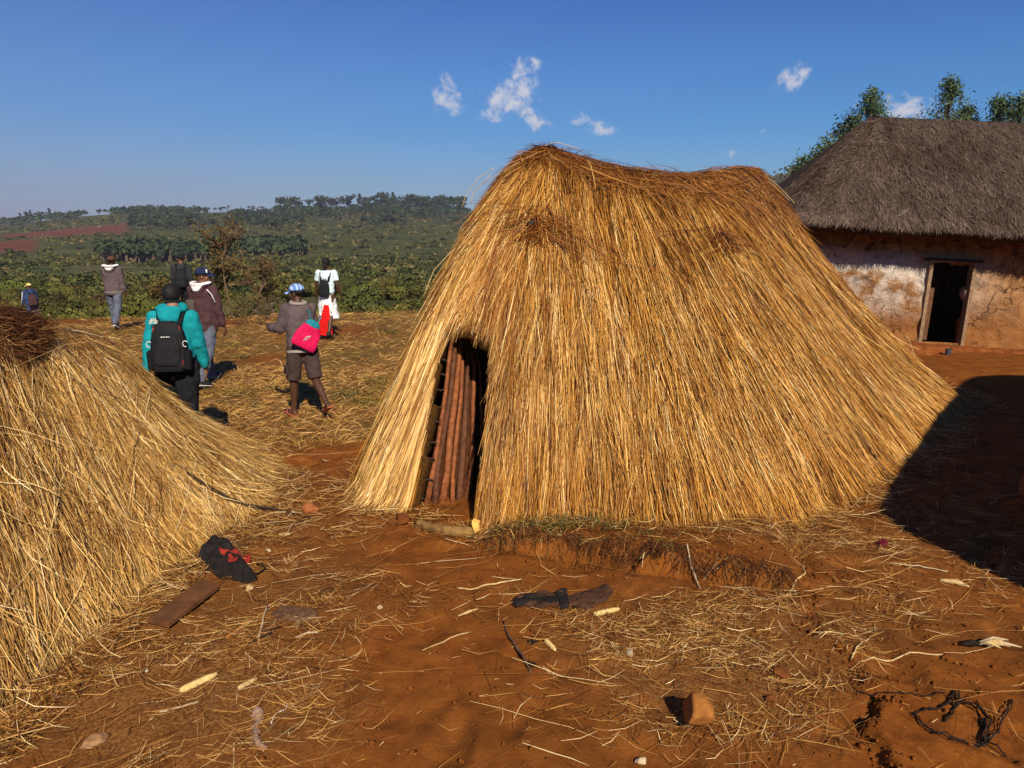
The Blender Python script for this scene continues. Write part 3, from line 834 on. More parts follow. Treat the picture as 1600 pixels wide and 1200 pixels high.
def mud_house(label, origin, rz, tilt, Lx, Ly, eave, ridge, over, door=None, fine=True, hip=.92):
    """local frame: front wall along +x at y=0 (facing -y), depth Ly; returns the Empty"""
    root = empty('mud_house', origin, 0, label, 'house')
    root.rotation_euler = (0, tilt, rz)
    T = .24
    # front wall: a grid with a doorway, swollen and uneven, then given thickness
    nx, nz = (int(Lx / .05), int(eave / .05)) if fine else (int(Lx / .3), int(eave / .3))
    xs = np.linspace(0, Lx, nx + 1); zs = np.linspace(-.35, eave + .3, nz + 1)
    if door:
        for v in (door[0], door[1]): xs[np.argmin(abs(xs - v))] = v
        zs[np.argmin(abs(zs - door[2]))] = door[2]; zs[np.argmin(abs(zs - door[3]))] = door[3]
    X, Z = np.meshgrid(xs, zs)
    Yv = -(fbm(X / .7, Z / .7, 4, 101) - .5) * .22 - (fbm(X / .17, Z / .17, 4, 103) - .5) * .085 - .10 * sstep(.5, -.1, Z)
    V = np.stack([X, Yv, Z], -1).reshape(-1, 3)
    i = np.arange(nz)[:, None] * (nx + 1); j = np.arange(nx)[None, :]
    Fq = np.stack([i + j, i + j + 1, i + nx + 2 + j, i + nx + 1 + j], -1)
    if door:
        xc = (xs[:-1] + xs[1:])[None, :] / 2; zc = (zs[:-1] + zs[1:])[:, None] / 2
        Fq = Fq[~((xc > door[0]) & (xc < door[1]) & (zc > door[3]) & (zc < door[2]))]
    Fq = Fq.reshape(-1, 4)
    wash = (np.ones(len(V)) if not door else sstep(door[1] + .9, door[0] - .4, V[:, 0]) * .97 + .03)
    me = np_mesh('wall', V, Fq, {'wash': wash}, smooth=True)
    o = link('wall', me, M_WALL, root)
    md = o.modifiers.new('thickness', 'SOLIDIFY'); md.thickness = T; md.offset = -1
    for (x0, x1, y0, y1) in ((0, T, T + .01, Ly - T), (Lx - T, Lx, T + .01, Ly - T), (0, Lx, Ly - T + .005, Ly)):
        bm = bmesh.new()
        nlx, nly = max(1, int((x1 - x0) / .3)), max(1, int((y1 - y0) / .3))
        r = bmesh.ops.create_cube(bm, size=1)
        for v in r['verts']:
            v.co = Vector(((x0 + x1) / 2 + v.co.x * (x1 - x0), (y0 + y1) / 2 + v.co.y * (y1 - y0), eave * .5 - .03 + v.co.z * (eave + .5)))
        bmesh.ops.subdivide_edges(bm, edges=bm.edges[:], cuts=5, use_grid_fill=True)
        for v in bm.verts:
            k = (fbm(np.array([v.co.x * 1.7 + v.co.y]), np.array([v.co.z * 1.7 + v.co.y]), 3, 105)[0] - .5) * .06
            v.co.x += k; v.co.y += k
        me = bpy.data.meshes.new('wall'); bm.to_mesh(me); bm.free()
        at = me.attributes.new('wash', 'FLOAT', 'POINT'); at.data.foreach_set('value', np.full(len(me.vertices), .6, np.float32))
        link('wall', me, M_WALL, root, True)
    # roof
    o_ = over; rl = min(Ly / 2 + o_, Lx * .45) * hip
    ez = eave
    ra = np.array([rl - o_, Ly / 2, ridge]); rb = np.array([Lx - rl + o_, Ly / 2, ridge - .02])
    stn = [((-o_, -o_ + .25, ez), 0), ((-o_ + .25, -o_, ez), 0), ((rl * .8, -o_ - .03, ez), 0.0), ((Lx * .5, -o_, ez - .04), .5), ((Lx - rl * .8, -o_, ez), 1.0), ((Lx + o_ - .25, -o_, ez), 1), ((Lx + o_, -o_ + .25, ez), 1),
           ((Lx + o_, Ly / 2, ez), 1), ((Lx + o_, Ly + o_ - .2, ez), 1), ((Lx + o_ - .2, Ly + o_, ez), 1), ((Lx * .5, Ly + o_, ez), .5), ((-o_ + .2, Ly + o_, ez), 0), ((-o_, Ly + o_ - .2, ez), 0), ((-o_, Ly / 2, ez), 0)]
    rf = Loft(stn, [ra, rb], e=0.09, lump=.05, seed=23, smooth=4)
    roof = rf.shell('thatched_roof', M_UNDERG, root, None, 220, 40, .22)
    return root, rf, roof


_ground_keep = ground
def roof_straws(rf, roof, n, sr):
    global ground
    g0 = ground
    ground = lambda X, Y, fine=True: np.full(np.shape(X), -99.0)
    age = lambda s, h, Y: np.maximum(.8 * sstep(.10, .0, h), .7 * sstep(.55, .72, fbm(s * 40, h * 6, 4, 83)))
    rf.straws('straw', n, M_GREY, roof, (0.08, 0.26), (0.006, 0.013), 3, sr, (0.02, .99), .30, .05, None, age, over=.02, rnd_streak=.35, off=.005, wild=.02)
    rf.straws('eave_straw', int(n * .22), M_GREY, roof, (0.12, 0.3), (0.007, 0.014), 4, sr, (0.95, 1.0), .25, .05, None, None, over=.06, rnd_streak=.25, droop=.04)
    ground = g0


HX = AT(1250, 520, 15.15)
house, rf, roof = mud_house('brown mud house with grey thatched roof and an open dark doorway', (HX[0], 15.15, 0.16), math.radians(-6.0), math.radians(3.0), 8.5, 4.6, 2.34, 4.68, .82,
                            door=(2.26, 3.02, 1.74, 0.20), hip=.80)
roof_straws(rf, roof, 44000, (-0.08, 0.42))
D = (2.26, 3.02, 1.74, 0.20)
def boxm(name, lo, hi, mat, parent, bev=.004, rot=None):
    bm = bmesh.new(); bmesh.ops.create_cube(bm, size=1)
    lo, hi = np.array(lo, float), np.array(hi, float)
    for v in bm.verts: v.co = Vector(np.array(v.co) * (hi - lo))
    if bev: bmesh.ops.bevel(bm, geom=bm.edges[:], offset=bev, segments=1, affect='EDGES')
    if rot is not None: bmesh.ops.transform(bm, matrix=rot, verts=bm.verts)
    bmesh.ops.translate(bm, verts=bm.verts, vec=Vector((lo + hi) / 2))
    me = bpy.data.meshes.new(name); bm.to_mesh(me); bm.free()
    return link(name, me, mat, parent)
dfr = boxm('door_frame', (D[0] - .05, -.09, D[3] - .05), (D[0] + .015, .12, D[2] + .02), M_FRAME, house)
boxm('door_frame', (D[1] - .015, -.07, D[3] - .05), (D[1] + .05, .12, D[2] + .02), M_FRAME, house)
boxm('lintel', (D[0] - .14, -.08, D[2] + .022), (D[1] + .16, .12, D[2] + .07), M_DARKWOOD, house)
dr = empty('door', (D[0] + .03, .06, D[3]), 0); dr.parent = house
for k in range(2):
    boxm('plank', (.0 + .095 * k, .08 + .05 * k, .0), (.088 + .095 * k, .105 + .05 * k, 1.02 + .01 * k), M_DOOR, dr)
# crumbling earth step along the foot of the wall
M_STEP = simple_mat('crumbling_red_step', (0.27, 0.085, 0.022), (0.12, 0.035, 0.010), 5, .95, .06, .9, .04)
bm = bmesh.new(); nx = 150
prof = [(-.74, -.6), (-.70, -.17), (-.55, -.10), (-.50, -.01), (-.10, .02), (-.09, -.4)]
rows = []
for i in range(nx + 1):
    x = -.3 + 8.6 * i / nx
    f1 = (fbm(np.array([x * 2.2]), np.array([3.1]), 4, 111)[0] - .5); f2 = (fbm(np.array([x * 6]), np.array([7.1]), 3, 113)[0] - .5)
    rows.append([bm.verts.new((x, p[0] * (.62 + f1 * .9) + f2 * .05, p[1] + (f1 * .06 + f2 * .05 if 0 < k < 5 else 0) + .155)) for k, p in enumerate(prof)])
for i in range(nx):
    for k in range(len(prof) - 1):
        bm.faces.new((rows[i][k], rows[i + 1][k], rows[i + 1][k + 1], rows[i][k + 1]))
bmesh.ops.recalc_face_normals(bm, faces=bm.faces)
me = bpy.data.meshes.new('earth_step'); bm.to_mesh(me); bm.free()
link('earth_step', me, M_STEP, house)

# the neighbouring house outside the frame whose shade lies over the yard
a_ang = math.radians(18)
av, bv = np.array([math.cos(a_ang), math.sin(a_ang)]), np.array([math.sin(a_ang), -math.cos(a_ang)])
ov = .5
O2 = np.array([3.70, 3.25]) + (av + bv) * ov
house2, rf2, roof2 = mud_house('second mud house whose grey thatch shades the yard at the right edge', (O2[0], O2[1], 0.0), a_ang - math.pi / 2, 0, 7.0, 11.0, 2.3, 5.6, ov, None, False, hip=.12)
roof_straws(rf2, roof2, 4000, (0, 1))
# ---------------------------------------------------------------- loose straw, dry grass, grass tufts (nobody could count these)
M_LITTER = straw_mat('loose_ground_straw', [(0.0, (0.055, 0.018, 0.004)), (0.35, (0.18, 0.062, 0.011)), (0.65, (0.38, 0.168, 0.034)), (0.88, (0.64, 0.36, 0.10)), (1.0, (0.86, 0.64, 0.32))], (0.5, 0.3, 0.2))
M_DRYGRASS = straw_mat('dry_field_grass', [(0.0, (0.060, 0.023, 0.005)), (0.35, (0.21, 0.086, 0.015)), (0.7, (0.43, 0.205, 0.041)), (1.0, (0.68, 0.42, 0.14))], (0.55, 0.74, 0.35))
M_GREENGRASS = straw_mat('green_grass_blade', [(0.0, (0.035, 0.032, 0.008)), (0.5, (0.095, 0.085, 0.018)), (1.0, (0.36, 0.24, 0.07))], (0.5, 0.5, 0.4))


def lay_straws(name, XY, length, width, mat, k=3, up=(0.0, 0.015), aim=None, aim_sd=3.0, curl=.12, age=None, rnd=None, kind='stuff'):
    n = len(XY)
    ln = RNG.uniform(*length, n) if isinstance(length, tuple) else length
    a = RNG.uniform(0, 2 * np.pi, n) if aim is None else aim + RNG.normal(0, aim_sd, n)
    t = np.linspace(-.5, .5, k)[None, :]
    bend = RNG.normal(0, curl, n)[:, None] * (t ** 2)
    X = XY[:, :1] + ln[:, None] * (np.cos(a)[:, None] * t - np.sin(a)[:, None] * bend)
    Y = XY[:, 1:] + ln[:, None] * (np.sin(a)[:, None] * t + np.cos(a)[:, None] * bend)
    tilt = RNG.normal(0, .02, n)[:, None] * t
    Z = ground(X, Y) + .003 + RNG.uniform(*up, n)[:, None] + np.abs(tilt) + np.abs(bend) * ln[:, None] * .12
    P = np.stack([X, Y, Z], -1)
    me = strand_mesh(name, P, RNG.uniform(*width, n), np.tile([0, 0, 1.0], (n, 1)),
                     {'rnd': RNG.random(n) if rnd is None else rnd, 'age': np.zeros(n) if age is None else age}, roll=.8)
    o = link(name, me, mat)
    o['kind'] = kind
    return o


def sample(mask, n, x0, x1, y0, y1, power=1.0):
    out = np.zeros((0, 2))
    while len(out) < n:
        X = RNG.uniform(x0, x1, n * 3); Y = RNG.uniform(y0, y1, n * 3)
        keep = RNG.random(n * 3) < np.clip(mask(X, Y), 0, 1) ** power * (np.abs(X) < .8 * Y + .6)
        out = np.concatenate([out, np.stack([X, Y], -1)[keep]])
    return out[:n]


def clump(X, Y):
    return litter_mask(X, Y) * (.10 + .90 * sstep(.44, .62, fbm(X / .40, Y / .30, 4, 201)))


XY = sample(clump, 15500, -3.2, 4.8, 2.4, 7.5)
o = lay_straws('loose_straw', XY, (0.04, 0.22), (0.0018, 0.0045), M_LITTER, 3, (0, .02), aim=.2, aim_sd=.9)
XY = sample(lambda X, Y: .25 + .75 * clump(X, Y), 650, -3.2, 4.8, 2.4, 8.0)
lay_straws('long_straw', XY, (0.25, 0.7), (0.0015, 0.0034), M_LITTER, 5, (0, .02), aim=.3, aim_sd=.6, curl=.10, rnd=np.clip(RNG.normal(.65, .22, 650), 0, 1))
XY = sample(lambda X, Y: .5 + 0 * X, 7000, -3.5, 6, 2.3, 8.0)
lay_straws('straw_chaff', XY, (0.012, 0.05), (0.002, 0.005), M_LITTER, 2, (0, .004))
# the skirts of the huts shed straw
def skirt(L, lo, hi, n):
    s = RNG.uniform(lo, hi, n); h = 1 + np.abs(RNG.normal(0, .09, n))
    return L.raw(s, h)[:, :2]
XY = np.concatenate([skirt(hut, front[0], front[1], 4200), skirt(low, low.sta[1], low.sta[8], 6000)])
lay_straws('shed_straw', XY, (0.06, 0.35), (0.002, 0.005), M_LITTER, 4, (0, .035), aim=None, curl=.2)
# dry grass of the field
def gm(X, Y): return grass_mask(X, Y) * (.35 + .65 * sstep(.35, .6, fbm(X / .8, Y / .8, 3, 203)))
XY = np.concatenate([sample(gm, 30000, -9, 2.5, 7, 13), sample(gm, 28000, -19, 5, 12, 27)])
n = len(XY)
d = np.hypot(XY[:, 0], XY[:, 1])
grn = np.clip(sstep(.60, .72, fbm(XY[:, 0] / 1.0, XY[:, 1] / 1.0, 3, 205)), 0, 1)
k = 3
t = np.linspace(0, 1, k)[None, :]
ln = RNG.uniform(.06, .22, n) * (1 + .02 * d)
a = RNG.normal(.5, 1.1, n) + np.pi * (RNG.random(n) < .35)
el = np.clip(RNG.normal(.30, .26, n), .02, 1.3)
X = XY[:, :1] + ln[:, None] * np.cos(a)[:, None] * np.cos(el)[:, None] * t
Y = XY[:, 1:] + ln[:, None] * np.sin(a)[:, None] * np.cos(el)[:, None] * t
Z = ground(XY[:, 0], XY[:, 1])[:, None] + .004 + ln[:, None] * np.sin(el)[:, None] * (t - .55 * t ** 2) * 1.3
P = np.stack([X, Y, Z], -1)
me = strand_mesh('dry_grass', P, RNG.uniform(.0032, .0068, n) * (.7 + d * .045), unit(np.stack([np.zeros(n), -np.ones(n) * .5, np.ones(n)], -1)), {'rnd': RNG.random(n), 'age': grn * .8}, roll=1.0)
o = link('dry_grass', me, M_DRYGRASS); o['kind'] = 'stuff'


def tufts(name, spots, mat, n_each, hgt, spread, wid=(.003, .006)):
    Ps, Ns = [], []
    for (x, y, sc) in spots:
        m = int(n_each * sc)
        bx = x + RNG.normal(0, spread * sc, m); by = y + RNG.normal(0, spread * sc * .6, m)
        a = RNG.uniform(0, 2 * np.pi, m); el = RNG.uniform(.5, 1.45, m); l = RNG.uniform(.4, 1, m) * hgt * sc
        t = np.linspace(0, 1, 4)[None, :]
        out = np.cos(el)[:, None] * (t + .5 * t ** 2)
        Xc = bx[:, None] + l[:, None] * np.cos(a)[:, None] * out
        Yc = by[:, None] + l[:, None] * np.sin(a)[:, None] * out
        Zc = ground(bx, by)[:, None] + l[:, None] * np.sin(el)[:, None] * (t - .3 * t ** 2)
        Ps.append(np.stack([Xc, Yc, Zc], -1)); Ns.append(np.stack([np.cos(a), np.sin(a), np.ones(m)], -1))
    P = np.concatenate(Ps); N = unit(np.concatenate(Ns))
    me = strand_mesh(name, P, RNG.uniform(*wid, len(P)), N, {'rnd': RNG.random(len(P)), 'age': np.zeros(len(P))})
    o = link(name, me, mat); o['kind'] = 'stuff'
    return o


sp = [(*GP(x, y)[:2], s) for x, y, s in [(800, 832, .7), (840, 822, .9), (880, 820, 1), (925, 820, .9), (960, 826, .7), (1010, 834, .5), (780, 838, .6), (860, 830, .8)]]
tufts('green_grass', sp, M_GREENGRASS, 150, .15, .10)
sp = [(*GP(x, y)[:2], s) for x, y, s in [(540, 620, 1.0), (525, 625, .8), (560, 632, .7), (500, 575, .6), (430, 610, .6), (455, 560, .6), (560, 560, .7), (395, 640, .7), (610, 520, 1), (380, 560, .6)]]
tufts('green_grass', sp, M_GREENGRASS, 160, .20, .16, (.005, .010))

# crumbs of red soil
M_CRUMB = simple_mat('red_soil_crumb', (.21, .068, .013), (.10, .028, .006), 30, .95, .06, .3)
XYc = np.concatenate([sample(lambda X, Y: .12 + .88 * sstep(.5, .66, fbm(X / .5, Y / .5, 3, 211)), 5200, -3.2, 4.8, 2.3, 8),
                      sample(lambda X, Y: np.exp(-(seg_sd(X, Y, BANK)[0] / .12) ** 2), 1500, -.8, 2.6, 4.8, 6.8), sample(lambda X, Y: np.exp(-(seg_sd(X, Y, CLOD)[0] / .05) ** 2) + np.exp(-(seg_sd(X, Y, CREASE)[0] / .06) ** 2), 700, .8, 3, 2.4, 6)])
n = len(XYc); sz = .003 + RNG.exponential(.0042, n); sz = np.minimum(sz, .028)
oct_ = np.array([[1, 0, 0], [0, 1, 0], [-1, 0, 0], [0, -1, 0], [0, 0, .8], [0, 0, -.5]], float)
Vc = oct_[None] * (1 + RNG.normal(0, .22, (n, 6, 3))) * sz[:, None, None]
aa = RNG.uniform(0, 6.28, n); Rm = np.stack([np.stack([np.cos(aa), -np.sin(aa), 0 * aa], -1), np.stack([np.sin(aa), np.cos(aa), 0 * aa], -1), np.stack([0 * aa, 0 * aa, 1 + 0 * aa], -1)], 1)
Vc = np.einsum('nij,nkj->nki', Rm, Vc) + np.stack([XYc[:, 0], XYc[:, 1], ground(XYc[:, 0], XYc[:, 1]) + sz * .3], -1)[:, None]
Fo = np.array([[0, 1, 4], [1, 2, 4], [2, 3, 4], [3, 0, 4], [1, 0, 5], [2, 1, 5], [3, 2, 5], [0, 3, 5]])
o = link('soil_crumbs', np_mesh('soil_crumbs', Vc.reshape(-1, 3), (Fo[None] + np.arange(n)[:, None, None] * 6).reshape(-1, 3)), M_CRUMB); o['kind'] = 'stuff'

# roots and dead straw hanging from the broken edge of the bank, dark grass on its lip
seg = np.cumsum(np.concatenate([[0], np.linalg.norm(np.diff(BANK, axis=0), axis=1)])); n = 1500
q = RNG.uniform(.10, .86, n) * seg[-1]
bx = np.interp(q, seg, BANK[:, 0]); by = np.interp(q, seg, BANK[:, 1]) + RNG.normal(.03, .05, n)
ln = RNG.exponential(.07, n) + .03; t = np.linspace(0, 1, 4)[None, :]
a = RNG.normal(-1.57, .7, n)
X = bx[:, None] + np.cos(a)[:, None] * ln[:, None] * t; Y = by[:, None] + np.sin(a)[:, None] * ln[:, None] * t
Z = np.maximum(ground(bx, by)[:, None] + .012 + .02 * t - (ln[:, None] * .7) * t ** 2, ground(X, Y) + .004)
me = strand_mesh('bank_roots', np.stack([X, Y, Z], -1), RNG.uniform(.002, .0055, n), np.tile(unit(np.array([0, -1, .6])), (n, 1)), {'rnd': np.clip(RNG.normal(.35, .3, n), 0, 1), 'age': np.zeros(n)})
o = link('bank_roots', me, M_TURF); o['kind'] = 'stuff'
sp = [(x + RNG.normal(0, .05), y + .05 + RNG.normal(0, .04), RNG.uniform(.35, .8)) for x, y in zip(np.interp(np.linspace(.12, .62, 26) * seg[-1], seg, BANK[:, 0]), np.interp(np.linspace(.12, .62, 26) * seg[-1], seg, BANK[:, 1]))]
tufts('dark_grass', sp, M_GREENGRASS, 34, .11, .05, (.002, .0045))
# ---------------------------------------------------------------- vegetation
def leaf_mat(name, stops, vary=.35):
    m, nt, b = new_mat(name, .75, .10)
    c = ramp(nt, attr_n(nt, 'rnd'), stops)
    oi = nt.nodes.new('ShaderNodeObjectInfo')
    hsv = nt.nodes.new('ShaderNodeHueSaturation')
    nt.links.new(c, hsv.inputs['Color'])
    nt.links.new(math_n(nt, 'MULTIPLY_ADD', oi.outputs['Random'], .06, .47), hsv.inputs['Hue'])
    nt.links.new(math_n(nt, 'MULTIPLY_ADD', oi.outputs['Random'], 2 * vary, 1 - vary), hsv.inputs['Value'])
    nt.links.new(hsv.outputs['Color'], b.inputs['Base Color'])
    return m


M_BUSH = [leaf_mat('olive_bush_leaves', [(0, (.045, .042, .010)), (.5, (.098, .086, .018)), (1, (.17, .135, .032))]),
          leaf_mat('dark_bush_leaves', [(0, (.030, .034, .010)), (.5, (.060, .062, .016)), (1, (.11, .10, .028))]),
          leaf_mat('yellow_green_bush_leaves', [(0, (.042, .045, .009)), (.5, (.088, .086, .017)), (1, (.15, .135, .030))]),
          leaf_mat('dry_brown_bush_leaves', [(0, (.045, .028, .012)), (.5, (.115, .075, .030)), (1, (.20, .14, .055))])]
M_GUM = leaf_mat('grey_green_gum_leaves', [(0, (.020, .034, .016)), (.45, (.055, .082, .034)), (.8, (.11, .14, .055)), (1, (.20, .22, .10))], .15)
M_FAR = leaf_mat('far_tree_foliage', [(0, (.016, .022, .010)), (.5, (.032, .044, .018)), (1, (.060, .070, .028))], .3)
M_SHRUBLAND = leaf_mat('shrubland_foliage', [(0, (.026, .030, .010)), (.35, (.055, .057, .016)), (.7, (.100, .090, .026)), (.9, (.15, .115, .042)), (1, (.18, .125, .055))], .0)
M_TRUNK = simple_mat('grey_brown_bark', (.20, .14, .095), (.08, .052, .034), 12, .9, .1, .5, .01)
M_TWIG = simple_mat('dry_twig', (.19, .125, .078), (.09, .055, .034), 10, .9, .1)


def quads_at(C, size, N, asp=.55):
    """one leaf quad (a pointed kite) at each centre"""
    n = len(C)
    r = unit(RNG.normal(0, 1, (n, 3)))
    U = unit(np.cross(N, r)); Vv = np.cross(N, U)
    s = np.broadcast_to(size, (n,))[:, None]
    V = np.stack([C - U * s, C - Vv * s * asp + U * s * .1, C + U * s, C + Vv * s * asp + U * s * .1], 1).reshape(-1, 3)
    F = np.arange(n * 4).reshape(n, 4)
    return V, F


def bush_mesh(name, seed, leaves=420, squash=.85, size=.13, core=True):
    r = np.random.default_rng(seed)
    nl = r.integers(5, 9)
    lc = np.stack([r.normal(0, .42, nl), r.normal(0, .42, nl), r.uniform(.25, .85, nl)], 1); lr = r.uniform(.3, .52, nl)
    k = r.integers(0, nl, leaves)
    d = unit(r.normal(0, 1, (leaves, 3)) + np.array([0, 0, .35]))
    C = lc[k] + d * (lr[k] * r.uniform(.72, 1.12, leaves))[:, None]
    C[:, 2] = np.maximum(C[:, 2] * squash, .02)
    V, F = quads_at(C, r.uniform(.6, 1.2, leaves) * size, unit(d + r.normal(0, .55, (leaves, 3))))
    rnd = np.repeat(np.clip(r.normal(.5, .24, leaves) + (C[:, 2] - .5) * .15, 0, 1), 4)
    if core:
        bm = bmesh.new()
        for c, q in zip(lc, lr):
            res = bmesh.ops.create_icosphere(bm, subdivisions=1, radius=q * .8)
            bmesh.ops.translate(bm, verts=res['verts'], vec=Vector((c[0], c[1], c[2] * squash)))
        Vc = np.array([v.co for v in bm.verts]); Fc = np.array([[v.index for v in f.verts] for f in bm.faces])
        bm.verts.index_update(); Fc = np.array([[v.index for v in f.verts] for f in bm.faces]); bm.free()
        F = np.concatenate([F, np.concatenate([Fc, Fc[:, :1]], 1)[:, [0, 1, 2, 2]] + len(V)]) if False else F
        # cores as thin quads (three corners and the middle of an edge)
        mid = (Vc[Fc[:, 0]] + Vc[Fc[:, 2]]) / 2
        Fc4 = np.stack([Fc[:, 0], Fc[:, 1], Fc[:, 2], np.arange(len(Fc)) + len(Vc)], 1) + len(V)
        V = np.concatenate([V, Vc, mid]); F = np.concatenate([F, Fc4])
        rnd = np.concatenate([rnd, np.full(len(Vc) + len(mid), .25)])  # added cores block light; darker leaf tone stands in for inner shade
    return np_mesh(name, V, F, {'rnd': rnd})


bush_meshes = []
for v in range(12):
    me = bush_mesh('bush', 300 + v, 1100, [.8, 1.0, .7][v % 3], .072)
    me.materials.append(M_BUSH[[0, 1, 2, 0, 1, 2, 0, 2, 1, 0, 3, 3][v]])
    bush_meshes.append(me)


def density(px, r, X, Y):
    d = .25 + .75 * sstep(.40, .58, fbm(X / 22, Y / 22, 3, 221))
    d = d * np.where(r > 200, .35 + .65 * sstep(.42, .6, fbm(X / 70, Y / 70, 3, 223)), 1)
    d = d * (1 - ((px < 75) & (r > 460) & (r < 650)) * .98) * (1 - ((px > 10) & (px < 215) & (r > 690) & (r < 900)) * .95)
    d = d * (1 - ((px > 120) & (px < 330) & (r > 225) & (r < 330)) * .75) * (1 - ((px > 230) & (px < 480) & (r > 400) & (r < 520)) * .7)
    return d


def place(n, r0, r1, px0=-150, px1=800):
    out = []
    while len(out) < n:
        px = RNG.uniform(px0, px1, 4000); r = np.exp(RNG.uniform(math.log(r0), math.log(r1), 4000))
        th = np.arctan((px - 800) / 1200.0)
        X, Y = r * np.sin(th), r * np.cos(th)
        ok = RNG.random(4000) < density(px, r, X, Y)
        out += list(zip(X[ok], Y[ok], r[ok], px[ok]))
    return np.array(out[:n])


cand = place(300, 29, 105)
kinds = [('olive green bush in the scrub below the yard', 0), ('dark green bush in the scrub below the yard', 1), ('yellow green bush in the scrub below the yard', 2), ('dry brown bush in the scrub below the yard', 3)]
mk = [0, 1, 2, 0, 1, 2, 0, 2, 1, 0, 3, 3]
for i, (X, Y, r, px) in enumerate(cand):
    v = int(RNG.integers(0, 12))
    o = bpy.data.objects.new('bush', bush_meshes[v]); COL.objects.link(o)
    s = RNG.uniform(.75, 1.6) * (1 + r * .005) * (.62 if r < 36 else 1)
    o.location = (X, Y, gz(X, Y) - .1)
    o.rotation_euler = (0, 0, RNG.uniform(0, 6.28)); o.scale = (s, s, s * RNG.uniform(.75, 1.15))
    lab, _ = kinds[mk[v]]
    tag(o, lab, 'bush', lab.replace('bush', 'bushes'))

# the scrub farther off reads as one mass
def scrub_mass(name, pts, sizes, leaves, mat, label, flat=.8, tall=None, lf=(.35, .62)):
    n = len(pts)
    u = unit(RNG.normal(0, 1, (n, leaves, 3)) + np.array([0, 0, .4]))
    u[..., 2] = np.abs(u[..., 2]) * .9 + .05
    lump = RNG.uniform(.7, 1.15, (n, leaves, 1))
    sc = np.stack([sizes, sizes, sizes * flat], -1)[:, None, :]
    C = pts[:, None, :] + u * lump * sc
    if tall is not None: C[..., 2] += tall[:, None]
    N = unit(u + RNG.normal(0, .4, u.shape))
    V, F = quads_at(C.reshape(-1, 3), np.repeat(sizes, leaves) * RNG.uniform(*lf, n * leaves), N.reshape(-1, 3), .8)
    base = np.clip(RNG.normal(.45, .25, n), 0, 1)
    rnd = np.clip(np.repeat(base, leaves) + RNG.normal(0, .13, n * leaves), 0, 1)
    me = np_mesh(name, V, F, {'rnd': np.repeat(rnd, 4)})
    o = link(name, me, mat); o['kind'] = 'stuff'; o['label'] = label
    return o


P = place(1900, 88, 300, -200, 820)
pts = np.stack([P[:, 0], P[:, 1], ground(P[:, 0], P[:, 1])], -1)
scrub_mass('shrubland', pts, RNG.uniform(.5, 1.4, len(P)) * (1.0 + P[:, 2] * .0022), 70, M_SHRUBLAND, 'green scrub covering the valley below the yard', lf=(.15, .30))
P = place(2900, 280, 1150, -200, 1000)
pts = np.stack([P[:, 0], P[:, 1], ground(P[:, 0], P[:, 1])], -1)
scrub_mass('hillside_scrub', pts, RNG.uniform(.4, 1.1, len(P)) * (1.0 + P[:, 2] * .0020), 20, M_SHRUBLAND, 'green scrub dotted over the far hillsides')
P = place(900, 130, 1250, 1120, 1700)
pts = np.stack([P[:, 0], P[:, 1], ground(P[:, 0], P[:, 1])], -1)
scrub_mass('hill_scrub', pts, RNG.uniform(.6, 1.3, len(P)) * (1.0 + P[:, 2] * .0032), 22, M_SHRUBLAND, 'scrub on the hill behind the mud house')


def wood_mass(name, px0, px1, r0, r1, n, h, label, rad=2.6, gaps=False):
    px = RNG.uniform(px0, px1, n * 3); r = RNG.uniform(r0, r1, n * 3)
    if gaps:
        ok = RNG.random(n * 3) < sstep(.44, .58, fbm(px / 55, r / 70, 3, 231)); px, r = px[ok], r[ok]
    px, r = px[:n], r[:n]; n = len(px)
    th = np.arctan((px - 800) / 1200.0)
    X, Y = r * np.sin(th), r * np.cos(th)
    pts = np.stack([X, Y, ground(X, Y)], -1)
    hh = RNG.uniform(.75, 1.1, n) * h
    o = scrub_mass(name, pts, RNG.uniform(.7, 1.15, n) * rad, 24, M_FAR, label, 1.5, hh * .45)
    # their trunks
    Pt = np.stack([pts, pts + np.stack([RNG.normal(0, .2, n), 0 * px, hh * .6], -1)], 1)
    me = strand_mesh('trunks', Pt, np.full(n, .5), np.tile([0, -1.0, 0], (n, 1)), taper=False, roll=.1)
    link('wood_trunks', me, M_TRUNK, o)


wood_mass('plantation_wood', 165, 330, 372, 430, 260, 9.0, 'dark plantation wood across the middle of the valley', 2.2)
wood_mass('valley_wood', 330, 480, 400, 460, 160, 7.0, 'lower belt of trees continuing the plantation')
wood_mass('hillside_wood', 215, 740, 760, 1130, 640, 8.0, 'broken belts of woodland under the far skyline', 3.4, True)
wood_mass('skyline_wood', 436, 735, 1080, 1200, 420, 9.5, 'dark mass of plantation trees along the ridge left of the grass hut', 3.6)
wood_mass('ridge_wood', -60, 335, 1130, 1250, 300, 6.5, 'woodland along the left end of the skyline', 3.6, True)
#wood_mass('left_wood', -150, 260, 640, 760, 260, 8.0, 'woodland above the red ploughed field', 3.4)


